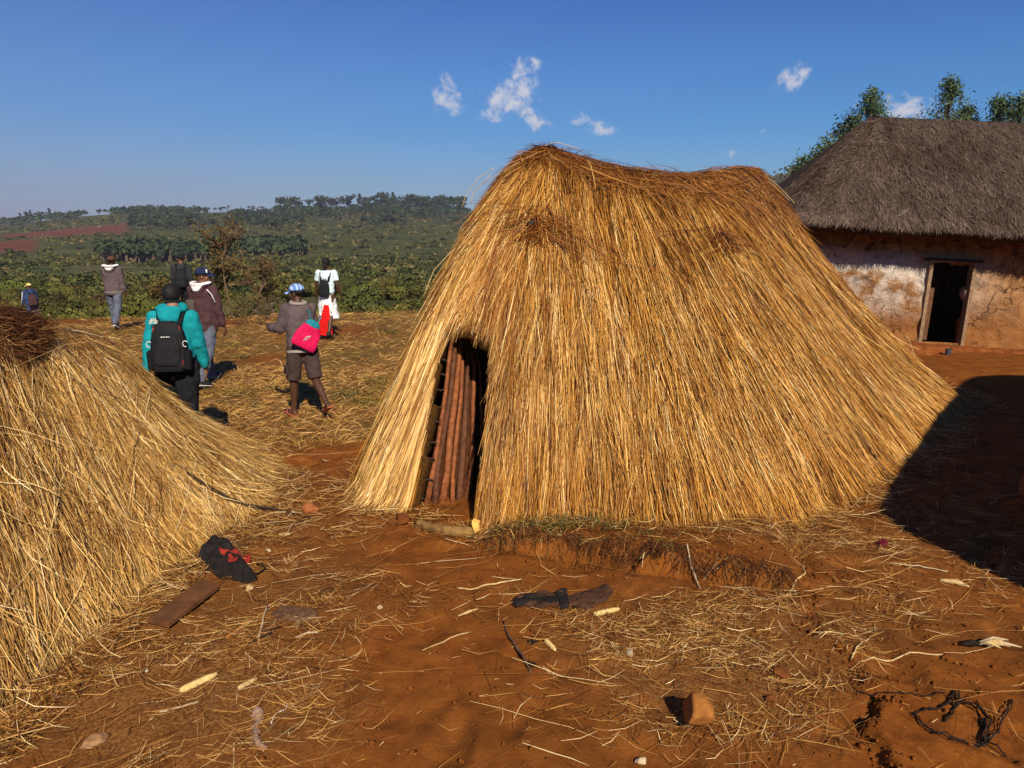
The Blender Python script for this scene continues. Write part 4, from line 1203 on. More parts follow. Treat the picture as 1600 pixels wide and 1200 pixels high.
def far_tree_mesh(name, seed, leaves=70, form=0):
    r = np.random.default_rng(seed)
    if form == 0:      # bare stem with a flat umbrella crown
        nl = 5; lc = np.stack([r.normal(0, .16, nl), r.normal(0, .16, nl), r.uniform(.68, .95, nl)], 1); lr = r.uniform(.10, .17, nl)
    elif form == 1:    # round
        nl = 5; lc = np.stack([r.normal(0, .18, nl), r.normal(0, .18, nl), r.uniform(.4, .85, nl)], 1); lr = r.uniform(.16, .24, nl)
    else:              # narrow
        nl = 6; lc = np.stack([r.normal(0, .06, nl), r.normal(0, .06, nl), np.linspace(.3, .95, nl)], 1); lr = np.linspace(.17, .07, nl)
    k = r.integers(0, nl, leaves); d = unit(r.normal(0, 1, (leaves, 3)))
    C = lc[k] + d * (lr[k] * r.uniform(.5, 1.1, leaves))[:, None]
    V, F = quads_at(C, r.uniform(.05, .09, leaves), d, .8)
    rnd = np.repeat(np.clip(r.normal(.45, .25, leaves), 0, 1), 4)
    tr = np.array([[-.012, -.012, -.05], [.012, -.012, -.05], [.012, .012, -.05], [-.012, .012, -.05], [-.006, -.006, .8], [.006, -.006, .8], [.006, .006, .8], [-.006, .006, .8]])
    Ft = np.array([[0, 1, 5, 4], [1, 2, 6, 5], [2, 3, 7, 6], [3, 0, 4, 7]]) + len(V)
    me = np_mesh(name, np.concatenate([V, tr]), np.concatenate([F, Ft]), {'rnd': np.concatenate([rnd, np.full(8, .1)])})
    me.materials.append(M_FAR)
    return me


ft = [far_tree_mesh('hill_tree', 400 + i, 90, [0, 0, 0, 1, 1, 2][i]) for i in range(6)]
def far_trees(n, px0, px1, r0, r1, h0, h1, forms, label, group, bias=None):
    for i in range(n):
        px = RNG.uniform(px0, px1) if bias is None else bias[i]
        r = RNG.uniform(r0, r1); th = math.atan((px - 800) / 1200.0)
        x, y = r * math.sin(th), r * math.cos(th)
        o = bpy.data.objects.new('hill_tree', ft[int(RNG.choice(forms))]); COL.objects.link(o)
        h = RNG.uniform(h0, h1)
        o.location = (x, y, gz(x, y)); o.scale = (h * RNG.uniform(.8, 1.3), h, h); o.rotation_euler = (0, 0, RNG.uniform(0, 6))
        tag(o, label, 'tree', group)


pb = np.concatenate([RNG.uniform(600, 728, 62), RNG.uniform(505, 600, 26), RNG.uniform(440, 505, 14), RNG.normal(610, 6, 8), RNG.normal(690, 12, 14)])
far_trees(len(pb), 440, 728, 1130, 1270, 12, 25, [0, 1, 1, 2, 3, 4], 'tall dark tree of the plantation on the skyline left of the grass hut', 'plantation trees on the skyline', pb)
far_trees(60, 60, 440, 1190, 1260, 5, 10, [3, 4, 5, 0], 'small tree on the far left skyline', 'trees on the far left skyline')
far_trees(8, 0, 0, 1200, 1240, 11, 17, [1, 4, 5], 'larger tree standing out on the left end of the skyline', 'larger trees on the left skyline', [72, 78, 93, 66, 58, 62, 48, 85])
far_trees(8, 0, 0, 1230, 1260, 7, 10, [3, 4, 1], 'tiny tree on the hill crest between hut and mud house', 'trees on the hill crest by the mud house', [1196, 1205, 1213, 1222, 1230, 1237, 1244, 1250])


def branch_tree(seed, height, spread, levels=3, n0=5, up=.8, r0=.05, lean=(0, 0), first=.25):
    """skeleton: list of (points, radii), and the tip points with their directions"""
    r = np.random.default_rng(seed)
    segs, tips = [], []
    def grow(p, d, ln, rad, lev):
        m = 5; pts = [p]
        for i in range(m - 1):
            d = unit(d + r.normal(0, .16, 3) + np.array([0, 0, .05 * up])); pts.append(pts[-1] + d * ln / (m - 1))
        pts = np.array(pts); segs.append((pts, np.linspace(rad, rad * .45, m)))
        for q in range(1, m): tips.append((pts[q], d, lev))
        if lev < levels:
            for _ in range(n0 if lev == 0 else max(2, n0 - lev)):
                f = r.uniform(first if lev == 0 else .3, 1.0); i = min(int(f * (m - 1)), m - 2)
                q = pts[i] + (pts[i + 1] - pts[i]) * (f * (m - 1) - i)
                a = r.uniform(0, 2 * np.pi)
                side = np.array([math.cos(a) * spread, math.sin(a) * spread, up * r.uniform(.5, 1.1)])
                grow(q, unit(d * .35 + side), ln * r.uniform(.42, .68) * (1.15 - .5 * f if lev == 0 else 1), rad * .5, lev + 1)
    grow(np.array([0, 0, -.1]), unit(np.array([lean[0], lean[1], 1.0])), height, r0, 0)
    return segs, tips


def tubes_mesh(name, segs, seg=5, cap=400):
    Vs, Fs, o = [], [], 0
    for pts, rad in segs[:cap]:
        n = len(pts); T = unit(np.gradient(pts, axis=0))
        U = unit(np.cross(T, np.array([.31, .2, .93]))); W = np.cross(T, U)
        a = np.linspace(0, 2 * np.pi, seg, endpoint=False)
        Vs.append((pts[:, None] + (U[:, None] * np.cos(a)[None, :, None] + W[:, None] * np.sin(a)[None, :, None]) * rad[:, None, None]).reshape(-1, 3))
        i = np.arange(n - 1)[:, None] * seg; j = np.arange(seg)[None, :]; j2 = (j + 1) % seg
        Fs.append(np.stack([i + j, i + j2, i + seg + j2, i + seg + j], -1).reshape(-1, 4) + o); o += n * seg
    return np_mesh(name, np.concatenate(Vs), np.concatenate(Fs), smooth=True)


def tree(name, label, cat, loc, seed, height, spread, leafmat, nleaf, lsize, levels=3, n0=6, up=.8, r0=.06, bark=None, asp=.28, min_lev=1, first=.2, group=None, lean=(0, 0), sprays=.16, wide=None):
    root = empty(name, loc, 0, label, cat, group)
    segs, tips = branch_tree(seed, height, spread, levels, n0, up, r0, lean, first)
    zmax = max(t[0][2] for t in tips); zz = height / zmax
    if wide: zw = wide / max(1e-3, np.percentile([np.hypot(t[0][0], t[0][1]) for t in tips], 92))
    else: zw = zz
    sc3 = np.array([zw, zw, zz])
    segs = [(a * sc3, b) for a, b in segs]; tips = [(a * sc3, b, c) for a, b, c in tips]
    link('trunk', tubes_mesh('trunk', segs), bark or M_TRUNK, root)
    if nleaf:
        tp = np.array([t[0] for t in tips if t[2] >= min_lev]); td = np.array([t[1] for t in tips if t[2] >= min_lev])
        k = RNG.integers(0, len(tp), nleaf)
        C = tp[k] + RNG.normal(0, sprays, (nleaf, 3)) * np.array([1, 1, .8])
        N = unit(RNG.normal(0, 1, (nleaf, 3)) + np.array([0, -.2, .5]))
        V, F = quads_at(C, RNG.uniform(.6, 1.2, nleaf) * lsize, N, asp)
        shade = np.clip(RNG.normal(.5, .24, nleaf), 0, 1)
        me = np_mesh('crown', V, F, {'rnd': np.repeat(shade, 4)})
        link('crown', me, leafmat, root)
    return root


# gum trees behind the mud house: (px of stem, px of top, distance, crown spread)
gums = [(1366, 128, 27, .42, 'tall gum tree rising behind the left end of the grey roof'), (1330, 172, 26, .45, 'leafy gum tree leaning left of the tallest one behind the roof'), (1296, 214, 25.5, .5, 'bushy young gum tree beside the slope of the grey roof'),
        (1262, 236, 25, .40, 'slender gum sapling at the left end of the tree row by the roof'), (1487, 110, 29, .42, 'dense gum tree standing alone above the ridge of the grey roof'), (1512, 158, 30, .4, 'lower gum tree at the right shoulder of the lone one'),
        (1566, 142, 29, .45, 'gum tree near the right edge above the ridge'), (1596, 136, 28, .45, 'gum tree cut by the right edge above the ridge'), (1282, 262, 25, .5, 'low dark gum bush under the saplings by the roof')]
def gum_tree(label, loc, height, wide, seed):
    r = np.random.default_rng(seed)
    root = empty('gum_tree', tuple(loc), 0, label, 'tree')
    nc = 110
    f = r.uniform(.22, 1.0, nc) ** .8; f[:3] = [1.0, .975, .95]
    R = wide * (1.02 - f) ** .60 * r.uniform(.35, 1.15, nc); a = r.uniform(0, 2 * np.pi, nc)
    R = np.minimum(R, wide * .95); C = np.stack([np.cos(a) * R, np.sin(a) * R, f * height], 1)
    tz = np.linspace(0, 1, 9)
    trunk = np.stack([.06 * np.sin(tz * 5 + seed), .06 * np.cos(tz * 4 + seed), tz * height * .98], 1); trunk[0, 2] = -.15
    segs = [(trunk, np.linspace(.075, .012, 9))]
    for c, ff in zip(C, f):
        zb = max(.1, ff - r.uniform(.10, .2)) * height
        b = np.array([np.interp(zb, trunk[:, 2], trunk[:, 0]), np.interp(zb, trunk[:, 2], trunk[:, 1]), zb])
        segs.append((np.array([b, (b + c) / 2 + [0, 0, -.04], c]), np.array([.018, .012, .005])))
    link('trunk', tubes_mesh('trunk', segs), M_TRUNK, root)
    n = nc * 42
    k = np.repeat(np.arange(nc), 42)
    sp = np.where(f[k] > .9, .12, .25)[:, None]
    L = C[k] + r.normal(0, 1, (n, 3)) * sp * np.array([1, 1, 1.15])
    N = unit(r.normal(0, 1, (n, 3)) + np.array([0, -.3, .3]))
    V, F = quads_at(L, r.uniform(.5, 1.15, n) * .088, N, .30)
    tone = np.clip(r.normal(.5, .13, nc)[k] + r.normal(0, .2, n), 0, 1)
    link('crown', np_mesh('crown', V, F, {'rnd': np.repeat(tone, 4)}), M_GUM, root)


for i, (px, py, Y, spd, lab) in enumerate(gums):
    top = AT(px, py, Y); zg = gz(top[0], top[1])
    gum_tree(lab, (top[0], top[1], zg), top[2] - zg - .35, spd * 4.0, 500 + i)
# the bare shrub tree beyond the field and its tangled neighbours
M_SPARSE = leaf_mat('sparse_rusty_leaves', [(0, (.06, .035, .012)), (.5, (.12, .085, .025)), (1, (.17, .15, .045))], .1)
for i, (px, pyt, Y, spd, nl, n0, lab) in enumerate([(352, 322, 24, .42, 950, 8, 'tall straggly tree with sparse rusty leaves beyond the field'), (392, 392, 23, .95, 420, 7, 'bare tangled thorn tree with pale branches beyond the field'),
                                                 (300, 405, 24.5, .8, 700, 7, 'low tangled shrub with thin leaves left of the straggly tree'), (425, 405, 24, .9, 300, 7, 'bare brown bush at the right of the tangled thorn tree'),
                                                 (325, 385, 25.5, .8, 800, 7, 'half bare shrub behind the walkers'), (262, 425, 25, .8, 800, 7, 'dull brown shrub near the hooded man')]):
    top = AT(px, pyt, Y); zg = gz(top[0], top[1])
    tree('straggly_tree', lab, 'tree', (top[0], top[1], zg), 600 + i, (top[2] - zg) * .95, spd, M_SPARSE, nl, .062, 4, n0, .7, .05, M_TWIG, .5, 2, .12, sprays=.09)
# dry knee-high twigs along the edge of the field
for i, (px, py, h) in enumerate([(385, 505, .75), (352, 500, .6), (420, 500, .7), (440, 496, .5), (370, 507, .5), (405, 508, .55), (330, 500, .5), (455, 492, .6)]):
    p = GP(px, py)
    tree('dry_shrub', 'bare knee-high dry shrub at the edge of the field', 'shrub', tuple(p), 640 + i, h, .9, M_SPARSE, 60, .03, 2, 9, .9, .012, M_TWIG, .5, 1, .02, group='dry shrubs at the edge of the field', sprays=.05)
# ---------------------------------------------------------------- people
def cloth_mat(name, c, c2=None, scale=14, rough=.9, weave=260):
    m, nt, b = new_mat(name, rough, .12)
    f = noise_n(nt, scale, 5, .6)
    nt.links.new(ramp(nt, f, [(.3, c2 or tuple(v * .72 for v in c)), (.7, c)]), b.inputs['Base Color'])
    bump(nt, b, math_n(nt, 'ADD', noise_n(nt, 9, 3), math_n(nt, 'MULTIPLY', noise_n(nt, weave, 2), .25)), .5, .02)
    return m


WRINKLE = bpy.data.textures.new('wrinkle', 'CLOUDS'); WRINKLE.noise_scale = .085; WRINKLE.noise_depth = 2


CURL = bpy.data.textures.new('curl', 'CLOUDS'); CURL.noise_scale = .018


class Shape:
    """lofts gathered into one bmesh; remeshed to one smooth skin when linked"""
    def __init__(self): self.bm = bmesh.new()

    def loft(self, pts, rx, ry=None, side=(1, 0, 0), seg=14, round_ends=True, power=2.0):
        pts = np.asarray(pts, float); n = len(pts)
        rx = np.broadcast_to(np.asarray(rx, float), (n,)).copy(); ry = rx.copy() if ry is None else np.broadcast_to(np.asarray(ry, float), (n,)).copy()
        T = unit(np.gradient(pts, axis=0))
        if round_ends:
            a0, a1 = min(rx[0], ry[0]), min(rx[-1], ry[-1])
            pts = np.concatenate([[pts[0] - T[0] * a0 * .85, pts[0] - T[0] * a0 * .5], pts, [pts[-1] + T[-1] * a1 * .5, pts[-1] + T[-1] * a1 * .85]])
            f = [.45, .85]
            rx = np.concatenate([rx[0] * np.array(f), rx, rx[-1] * np.array(f[::-1])]); ry = np.concatenate([ry[0] * np.array(f), ry, ry[-1] * np.array(f[::-1])])
            T = np.concatenate([[T[0]] * 2, T, [T[-1]] * 2]); n += 4
        S = np.asarray(side, float)
        U = unit(S[None] - (T @ S)[:, None] * T); W = np.cross(T, U)
        a = np.linspace(0, 2 * np.pi, seg, endpoint=False)
        ca = np.sign(np.cos(a)) * np.abs(np.cos(a)) ** (2 / power); sa = np.sign(np.sin(a)) * np.abs(np.sin(a)) ** (2 / power)
        V = pts[:, None] + U[:, None] * (ca[None] * rx[:, None])[..., None] + W[:, None] * (sa[None] * ry[:, None])[..., None]
        vv = [[self.bm.verts.new(p) for p in row] for row in V]
        for i in range(n - 1):
            for j in range(seg):
                f = self.bm.faces.new((vv[i][j], vv[i][(j + 1) % seg], vv[i + 1][(j + 1) % seg], vv[i + 1][j])); f.smooth = True
        self.bm.faces.new(vv[0][::-1]); self.bm.faces.new(vv[-1])
        return self

    def ball(self, c, r, rot=None):
        r = np.broadcast_to(np.asarray(r, float), (3,))
        M = Matrix.Translation(Vector(c)) @ (rot.to_4x4() if rot is not None else Matrix()) @ Matrix.Diagonal((*r, 1))
        res = bmesh.ops.create_uvsphere(self.bm, u_segments=16, v_segments=10, radius=1, matrix=M)
        return self

    def link(self, name, mat, parent, voxel=None, smooth=4, wrinkle=0.0):
        bmesh.ops.recalc_face_normals(self.bm, faces=self.bm.faces)
        for f in self.bm.faces: f.smooth = True
        me = bpy.data.meshes.new(name); self.bm.to_mesh(me); self.bm.free()
        o = link(name, me, mat, parent)
        if voxel:
            m = o.modifiers.new('skin', 'REMESH'); m.mode = 'VOXEL'; m.voxel_size = voxel; m.use_smooth_shade = True
            if wrinkle:
                d = o.modifiers.new('folds', 'DISPLACE'); d.texture = WRINKLE; d.strength = wrinkle; d.mid_level = .5; d.texture_coords = 'LOCAL'
            s = o.modifiers.new('smooth', 'SMOOTH'); s.iterations = smooth; s.factor = .5
        return o


def rotx(v, a):   # forward swing in the y-z plane
    c, s = math.cos(a), math.sin(a); x, y, z = v
    return np.array([x, y * c - z * s, y * s + z * c])


def skin_mat(name, c):
    m, nt, b = new_mat(name, .5, .35)
    f = noise_n(nt, 25, 5, .6)
    nt.links.new(ramp(nt, f, [(.3, tuple(v * .75 for v in c)), (.7, c)]), b.inputs['Base Color'])
    b.inputs['Subsurface Weight'].default_value = .0
    bump(nt, b, noise_n(nt, 120, 3), .2, .003)
    return m


SK_DARK = skin_mat('dark_brown_skin', (.085, .034, .016))
SK_BROWN = skin_mat('brown_skin', (.19, .078, .036))
SK_LIGHT = skin_mat('light_brown_skin', (.36, .18, .105))
M_HAIR = simple_mat('black_hair', (.012, .010, .009), (.005, .004, .004), 60, .7, .3, .6, .004)
M_EYE = simple_mat('eye_dark', (.02, .015, .012), None, 20, .15, .5, 0)
M_EYEW = simple_mat('eye_white', (.6, .56, .5), None, 20, .3, .5, 0)
M_SOLE = simple_mat('white_rubber_sole', (.7, .68, .64), (.5, .46, .42), 20, .7, .2, .1)
M_SHOE = simple_mat('dark_shoe_leather', (.03, .027, .025), (.015, .013, .012), 30, .6, .3, .3)
M_BLACKC = cloth_mat('black_nylon_fabric', (.018, .018, .019), (.010, .010, .011), 8, .7)
M_STRAP = cloth_mat('black_webbing', (.012, .012, .013), None, 20, .8)


class Person:
    def __init__(self, label, loc, face, H, skin, pose, vox=.009, group=None):
        self.k = H / 1.74; self.skin = skin; self.pose = pose; self.vox = vox
        self.root = empty('person', loc, face, label, 'person', group)
        k = self.k; p = pose
        lean = p.get('lean', 0.05)
        self.hip = np.array([0, 0, .93]) ; self.legs = []; self.arms = []
        for sx, (ta, kn) in zip((-1, 1), p['legs']):
            h = np.array([sx * .095, 0, .91])
            kne = h + rotx((sx * .01, 0, -.43), ta); ank = kne + rotx((0, 0, -.42), ta - kn)
            foot = p.get('feet', (0, 0))[0 if sx < 0 else 1] + ta - kn
            toe = ank + rotx((sx * .03, .19, -.055), foot); heel = ank + rotx((0, -.055, -.06), foot)
            self.legs.append([h, kne, ank, toe, heel])
        low = min(min(l[3][2], l[4][2]) for l in self.legs) - .025
        self.dz = -low
        bend = lambda v: np.array([v[0], v[1] + lean * (v[2] - .93), v[2]])
        self.bend = bend
        for sx, (sa, ab, ef, inw) in zip((-1, 1), p['arms']):
            s = bend(np.array([sx * .168, 0, 1.415]))
            d = rotx((sx * math.sin(ab), 0, -math.cos(ab)), sa); e = s + d * .285
            d2 = rotx((sx * math.sin(ab - inw), 0, -math.cos(ab - inw)), sa + ef); w = e + d2 * .25
            self.arms.append([s, e, w, d2])
        S = lambda v: (np.asarray(v) + np.array([0, 0, self.dz])) * k
        self.S = S
        self.legs = [[S(v) for v in l] for l in self.legs]
        self.arms = [[S(a[0]), S(a[1]), S(a[2]), a[3]] for a in self.arms]
        self.head = S(bend(np.array([0, .02, 1.605])) + np.array([0, p.get('nod', 0) * .04, 0]))
        self.neck = S(bend(np.array([0, 0, 1.44])))
        self.hrot = Matrix.Rotation(p.get('yaw', 0), 3, 'Z') @ Matrix.Rotation(-p.get('nod', 0), 3, 'X')
        self.body()

    def hd(self, v):   # head-local metres -> person-local
        return self.head + np.array(self.hrot @ Vector(v)) * self.k

    def body(self):
        k = self.k; sh = Shape(); S, b = self.S, self.bend
        z = [.86, .96, 1.08, 1.20, 1.33, 1.41, 1.455]
        sh.loft([S(b(np.array([0, 0, q]))) for q in z], np.array([.135, .15, .128, .135, .155, .15, .075]) * k, np.array([.085, .095, .085, .09, .10, .085, .06]) * k)
        sh.loft([self.neck - np.array([0, 0, .03]) * k, (self.neck + self.head) / 2, self.head - np.array([0, 0, .02]) * k], np.array([.060, .052, .055]) * k)
        q = self.hrot
        sh.ball(self.hd((0, -.008, .03)), np.array([.074, .094, .088]) * k, q)          # skull
        sh.ball(self.hd((0, .022, -.035)), np.array([.060, .066, .075]) * k, q)          # face and jaw
        sh.ball(self.hd((0, .060, -.090)), np.array([.026, .024, .022]) * k, q)          # chin
        sh.ball(self.hd((0, .092, -.020)), np.array([.013, .018, .026]) * k, q)          # nose
        sh.ball(self.hd((0, .100, -.034)), np.array([.018, .014, .011]) * k, q)
        sh.ball(self.hd((0, .082, -.062)), np.array([.026, .013, .010]) * k, q)          # lips
        sh.ball(self.hd((0, .076, .022)), np.array([.050, .014, .010]) * k, q)           # brow
        for s in (-1, 1):
            sh.ball(self.hd((s * .074, -.008, -.012)), np.array([.010, .019, .031]) * k, q)
            sh.ball(self.hd((s * .040, .066, -.025)), np.array([.020, .016, .016]) * k, q)
        for h, kn, an, toe, heel in self.legs:
            m1 = h + (kn - h) * .5; m2 = kn + (an - kn) * .35
            sh.loft([h + np.array([0, 0, .04]) * k, m1, kn, m2, kn + (an - kn) * .75, an], np.array([.085, .072, .053, .056, .040, .036]) * k)
            sh.loft([heel + (an - heel) * .35, heel * .55 + toe * .45 + (an - heel) * .22, toe + (an - heel) * .05], np.array([.036, .043, .040]) * k, np.array([.034, .030, .018]) * k)
            if self.pose.get('toes'):
                ax = unit(toe - heel); side = unit(np.cross(ax, np.array([0, 0, 1.0])))
                for t in range(5):
                    o = side * (t - 2) * .016 * k
                    sh.loft([toe + o - ax * .02 * k, toe + o + ax * (.035 - abs(t - 1.5) * .006) * k], [.011 * k, .009 * k])
        for i, (s, e, w, d) in enumerate(self.arms):
            sx = -1 if i == 0 else 1
            sh.loft([s, s + (e - s) * .5, e, e + (w - e) * .35, w], np.array([.052, .046, .039, .039, .027]) * k)
            # hand: palm, four fingers of different length with a bend, a thumb from the palm's side
            pn = np.array([-sx * 1.0, .15, 0]); pn = unit(pn - d * (pn @ d))        # palm faces the thigh
            fw = np.cross(d, pn); fw = fw * (1 if fw[1] > 0 else -1)
            palm = w + d * .085 * k
            sh.loft([w - d * .01 * k, w + d * .045 * k, palm], np.array([.026, .040, .040]) * k, np.array([.020, .016, .014]) * k, side=fw)
            for t, ln in enumerate((.072, .082, .076, .058)):
                o = fw * (.029 - .0195 * t) * k
                a = palm + o - d * .012 * k; c = a + (d * .5 + pn * .08) * ln * k + d * .006 * k
                sh.loft([a, c, c + (d * .75 + pn * .65) * ln * .55 * k], np.array([.0092, .0086, .0072]) * k, seg=8)
            a = w + d * .035 * k + fw * .03 * k; c = a + (fw * .62 + d * .72 + pn * .2) * .045 * k
            sh.loft([a, c, c + (d * .9 + pn * .35) * .032 * k], np.array([.013, .0105, .0085]) * k, seg=8)
        self.body_o = sh.link('body', self.skin, self.root, self.vox, 2)
        for s in (-1, 1):
            e = Shape(); e.ball(self.hd((s * .030, .0795, -.008)), .0125 * k); e.link('eye', M_EYEW, self.root)
            e = Shape(); e.ball(self.hd((s * .031, .0885, -.008)), .0065 * k); e.link('pupil', M_EYE, self.root)

    def jacket(self, mat, hem=.84, fat=1.0, sleeve=1.0, name='jacket', wrinkle=.042, flare=1.0, parts=True, collar=True):
        """torso shell and sleeves; sleeve = share of the arm covered"""
        k = self.k; sh = Shape(); S, b = self.S, self.bend
        z = [hem, .96, 1.10, 1.22, 1.34, 1.42, 1.455] + ([1.50] if collar else [])
        rx = np.array([.178 * flare, .175, .170, .172, .180, .160, .10] + ([.085] if collar else [])) * fat
        ry = np.array([.128 * flare, .126, .124, .126, .130, .112, .085] + ([.078] if collar else [])) * fat
        sh.loft([S(b(np.array([0, 0, q]))) for q in z], rx * k, ry * k, round_ends=False, seg=20)
        for s, e, w, d in self.arms:
            end = s + (e - s) * min(1, sleeve * 2) if sleeve < .5 else e + (w - e) * (sleeve - .5) * 2
            if sleeve < .5:
                sh.loft([s, s + (end - s) * .6, end], np.array([.078, .072, .072]) * k * fat, round_ends=False)
            else:
                sh.loft([s, s + (e - s) * .5, e, e + (end - e) * .6, end], np.array([.064, .066, .060, .057, .050]) * k * fat, round_ends=False)
            sh.ball(s + np.array([0, 0, -.012]) * k, .070 * k * fat)
            if sleeve >= .5: sh.ball(e, .064 * k * fat)
        return sh.link(name, mat, self.root, .013 * k, 4, wrinkle * k)

    def trousers(self, mat, length=1.0, fat=1.0, name='trousers', wrinkle=.045, waist=.99):
        k = self.k; sh = Shape(); S, b = self.S, self.bend
        sh.loft([S(b(np.array([0, 0, q]))) for q in (.84, .90, waist)], np.array([.155, .168, .150]) * k * fat, np.array([.112, .124, .108]) * k * fat, round_ends=False, seg=20)
        for h, kn, an, toe, heel in self.legs:
            if length <= .55:
                end = h + (kn - h) * (length / .5)
                pts = [h + np.array([0, 0, .02]) * k, h + (end - h) * .5, end]; r = [.106, .100, .096]
            else:
                end = kn + (an - kn) * min(1, (length - .5) * 2) + (heel - an) * .25
                pts = [h + np.array([0, 0, .02]) * k, h + (kn - h) * .5, kn, kn + (end - kn) * .5, end]; r = [.106, .092, .078, .070, .068]
            sh.loft(pts, np.array(r) * k * fat, round_ends=False)
            sh.ball(h, .105 * k * fat)
            if length > .55: sh.ball(kn, .078 * k * fat)
        return sh.link(name, mat, self.root, .013 * k, 3, wrinkle * k)

    def shoes(self, mat, sole=None):
        k = self.k
        for h, kn, an, toe, heel in self.legs:
            sh = Shape(); up = unit(an - heel)
            sh.loft([heel + up * .04 * k, heel * .5 + toe * .5 + up * .034 * k, toe + up * .022 * k], np.array([.046, .052, .048]) * k, np.array([.048, .042, .026]) * k)
            sh.loft([an, heel + up * .05 * k], .048 * k)
            o = sh.link('shoe', mat, self.root, .009 * k, 3)
            if sole:
                sh = Shape()
                sh.loft([heel - up * .002 * k, heel * .5 + toe * .5, toe + up * .004 * k], np.array([.046, .053, .048]) * k, np.array([.016, .015, .014]) * k)
                sh.link('sole', sole, o, .008 * k, 2)

    def dome(self, name, mat, rx, ry, rz, zc, drop=0.0, yc=-.008):
        """close-fitting hair or cap crown over the skull"""
        k = self.k; bm = bmesh.new()
        bmesh.ops.create_uvsphere(bm, u_segments=24, v_segments=16, radius=1)
        bmesh.ops.delete(bm, geom=[v for v in bm.verts if v.co.z < -drop], context='VERTS')
        for v in bm.verts:
            v.co = Vector(self.hd((v.co.x * rx, yc + v.co.y * ry, zc + v.co.z * rz)))
        for f in bm.faces: f.smooth = True
        me = bpy.data.meshes.new(name); bm.to_mesh(me); bm.free()
        o = link(name, me, mat, self.root)
        m = o.modifiers.new('thickness', 'SOLIDIFY'); m.thickness = .006 * k; m.offset = -1
        if name == 'hair':
            d = o.modifiers.new('curl', 'DISPLACE'); d.texture = CURL; d.strength = .016 * k; d.texture_coords = 'LOCAL'
        return o

    def hair(self, mat=None, low=.55, big=1.0):
        return self.dome('hair', mat or M_HAIR, .083 * big, .103 * big, .098 * big, .028, low, -.018)

    def cap(self, mat, brim_mat=None, brim=.085, name='cap'):
        o = self.dome(name, mat, .088, .108, .088, .040, .12)
        k = self.k; bm = bmesh.new(); rows = []
        for i in range(7):
            r = i / 6; row = []
            for j in range(13):
                a = (j / 12 - .5) * 2.1
                x = math.sin(a) * (.086 + .004 * r); y = math.cos(a) * .106 + brim * r * math.cos(a * .72) - .008
                zz = .036 - .020 * r - .020 * (math.sin(a) ** 2) * (.4 + r)
                row.append(bm.verts.new(self.hd((x, y, zz))))
            rows.append(row)
        for i in range(6):
            for j in range(12):
                f = bm.faces.new((rows[i][j], rows[i][j + 1], rows[i + 1][j + 1], rows[i + 1][j])); f.smooth = True
        bmesh.ops.recalc_face_normals(bm, faces=bm.faces)
        me = bpy.data.meshes.new('visor'); bm.to_mesh(me); bm.free()
        v = link('visor', me, brim_mat or mat, o)
        m = v.modifiers.new('thickness', 'SOLIDIFY'); m.thickness = .006 * k
        return o

    def hood(self, outer, lining, big=1.0):
        """hood lying bunched on the shoulders behind the neck"""
        k = self.k; sh = Shape()
        pts = []
        for a in np.linspace(-2.5, 2.5, 15):
            pts.append(self.neck + np.array([math.sin(a) * .108, -math.cos(a) * .085 - .012, .055 + .022 * -math.cos(a)]) * k * np.array([big, big, 1]))
        sh.loft(pts, .034 * k * big, .042 * k * big, side=(0, 0, 1))
        sh.loft([self.neck + np.array([0, -.105, .05]) * k, self.neck + np.array([0, -.135, -.03]) * k, self.neck + np.array([0, -.135, -.11]) * k], np.array([.115, .10, .045]) * k * big, np.array([.040, .034, .018]) * k * big)
        o = sh.link('hood', outer, self.root, .011 * k, 3, .02 * k)
        if lining is not None:
            sh = Shape(); pts = []
            for a in np.linspace(-1.5, 1.5, 11):
                pts.append(self.neck + np.array([math.sin(a) * .118, -math.cos(a) * .105 - .015, .080 - .026 * math.cos(a)]) * k * np.array([big, big, 1]))
            sh.loft(pts, .022 * k * big, .050 * k * big, side=(0, 0, 1))
            sh.loft([self.neck + np.array([0, -.14, .04]) * k, self.neck + np.array([0, -.168, -.03]) * k], np.array([.10, .05]) * k * big, np.array([.022, .014]) * k * big)
            sh.link('hood_lining', lining, o, .011 * k, 2)
        return o

    def band(self, name, mat, z, rx, ry, h=.03):
        k = self.k; sh = Shape()
        sh.loft([self.S(self.bend(np.array([0, 0, z - h]))), self.S(self.bend(np.array([0, 0, z + h])))], rx * k, ry * k, round_ends=False, seg=24)
        return sh.link(name, mat, self.root, .011 * k, 2, .015)

    def world(self, v):
        """person-local point -> world"""
        a = self.root.rotation_euler.z; c, s = math.cos(a), math.sin(a)
        return np.array(self.root.location) + np.array([v[0] * c - v[1] * s, v[0] * s + v[1] * c, v[2]])


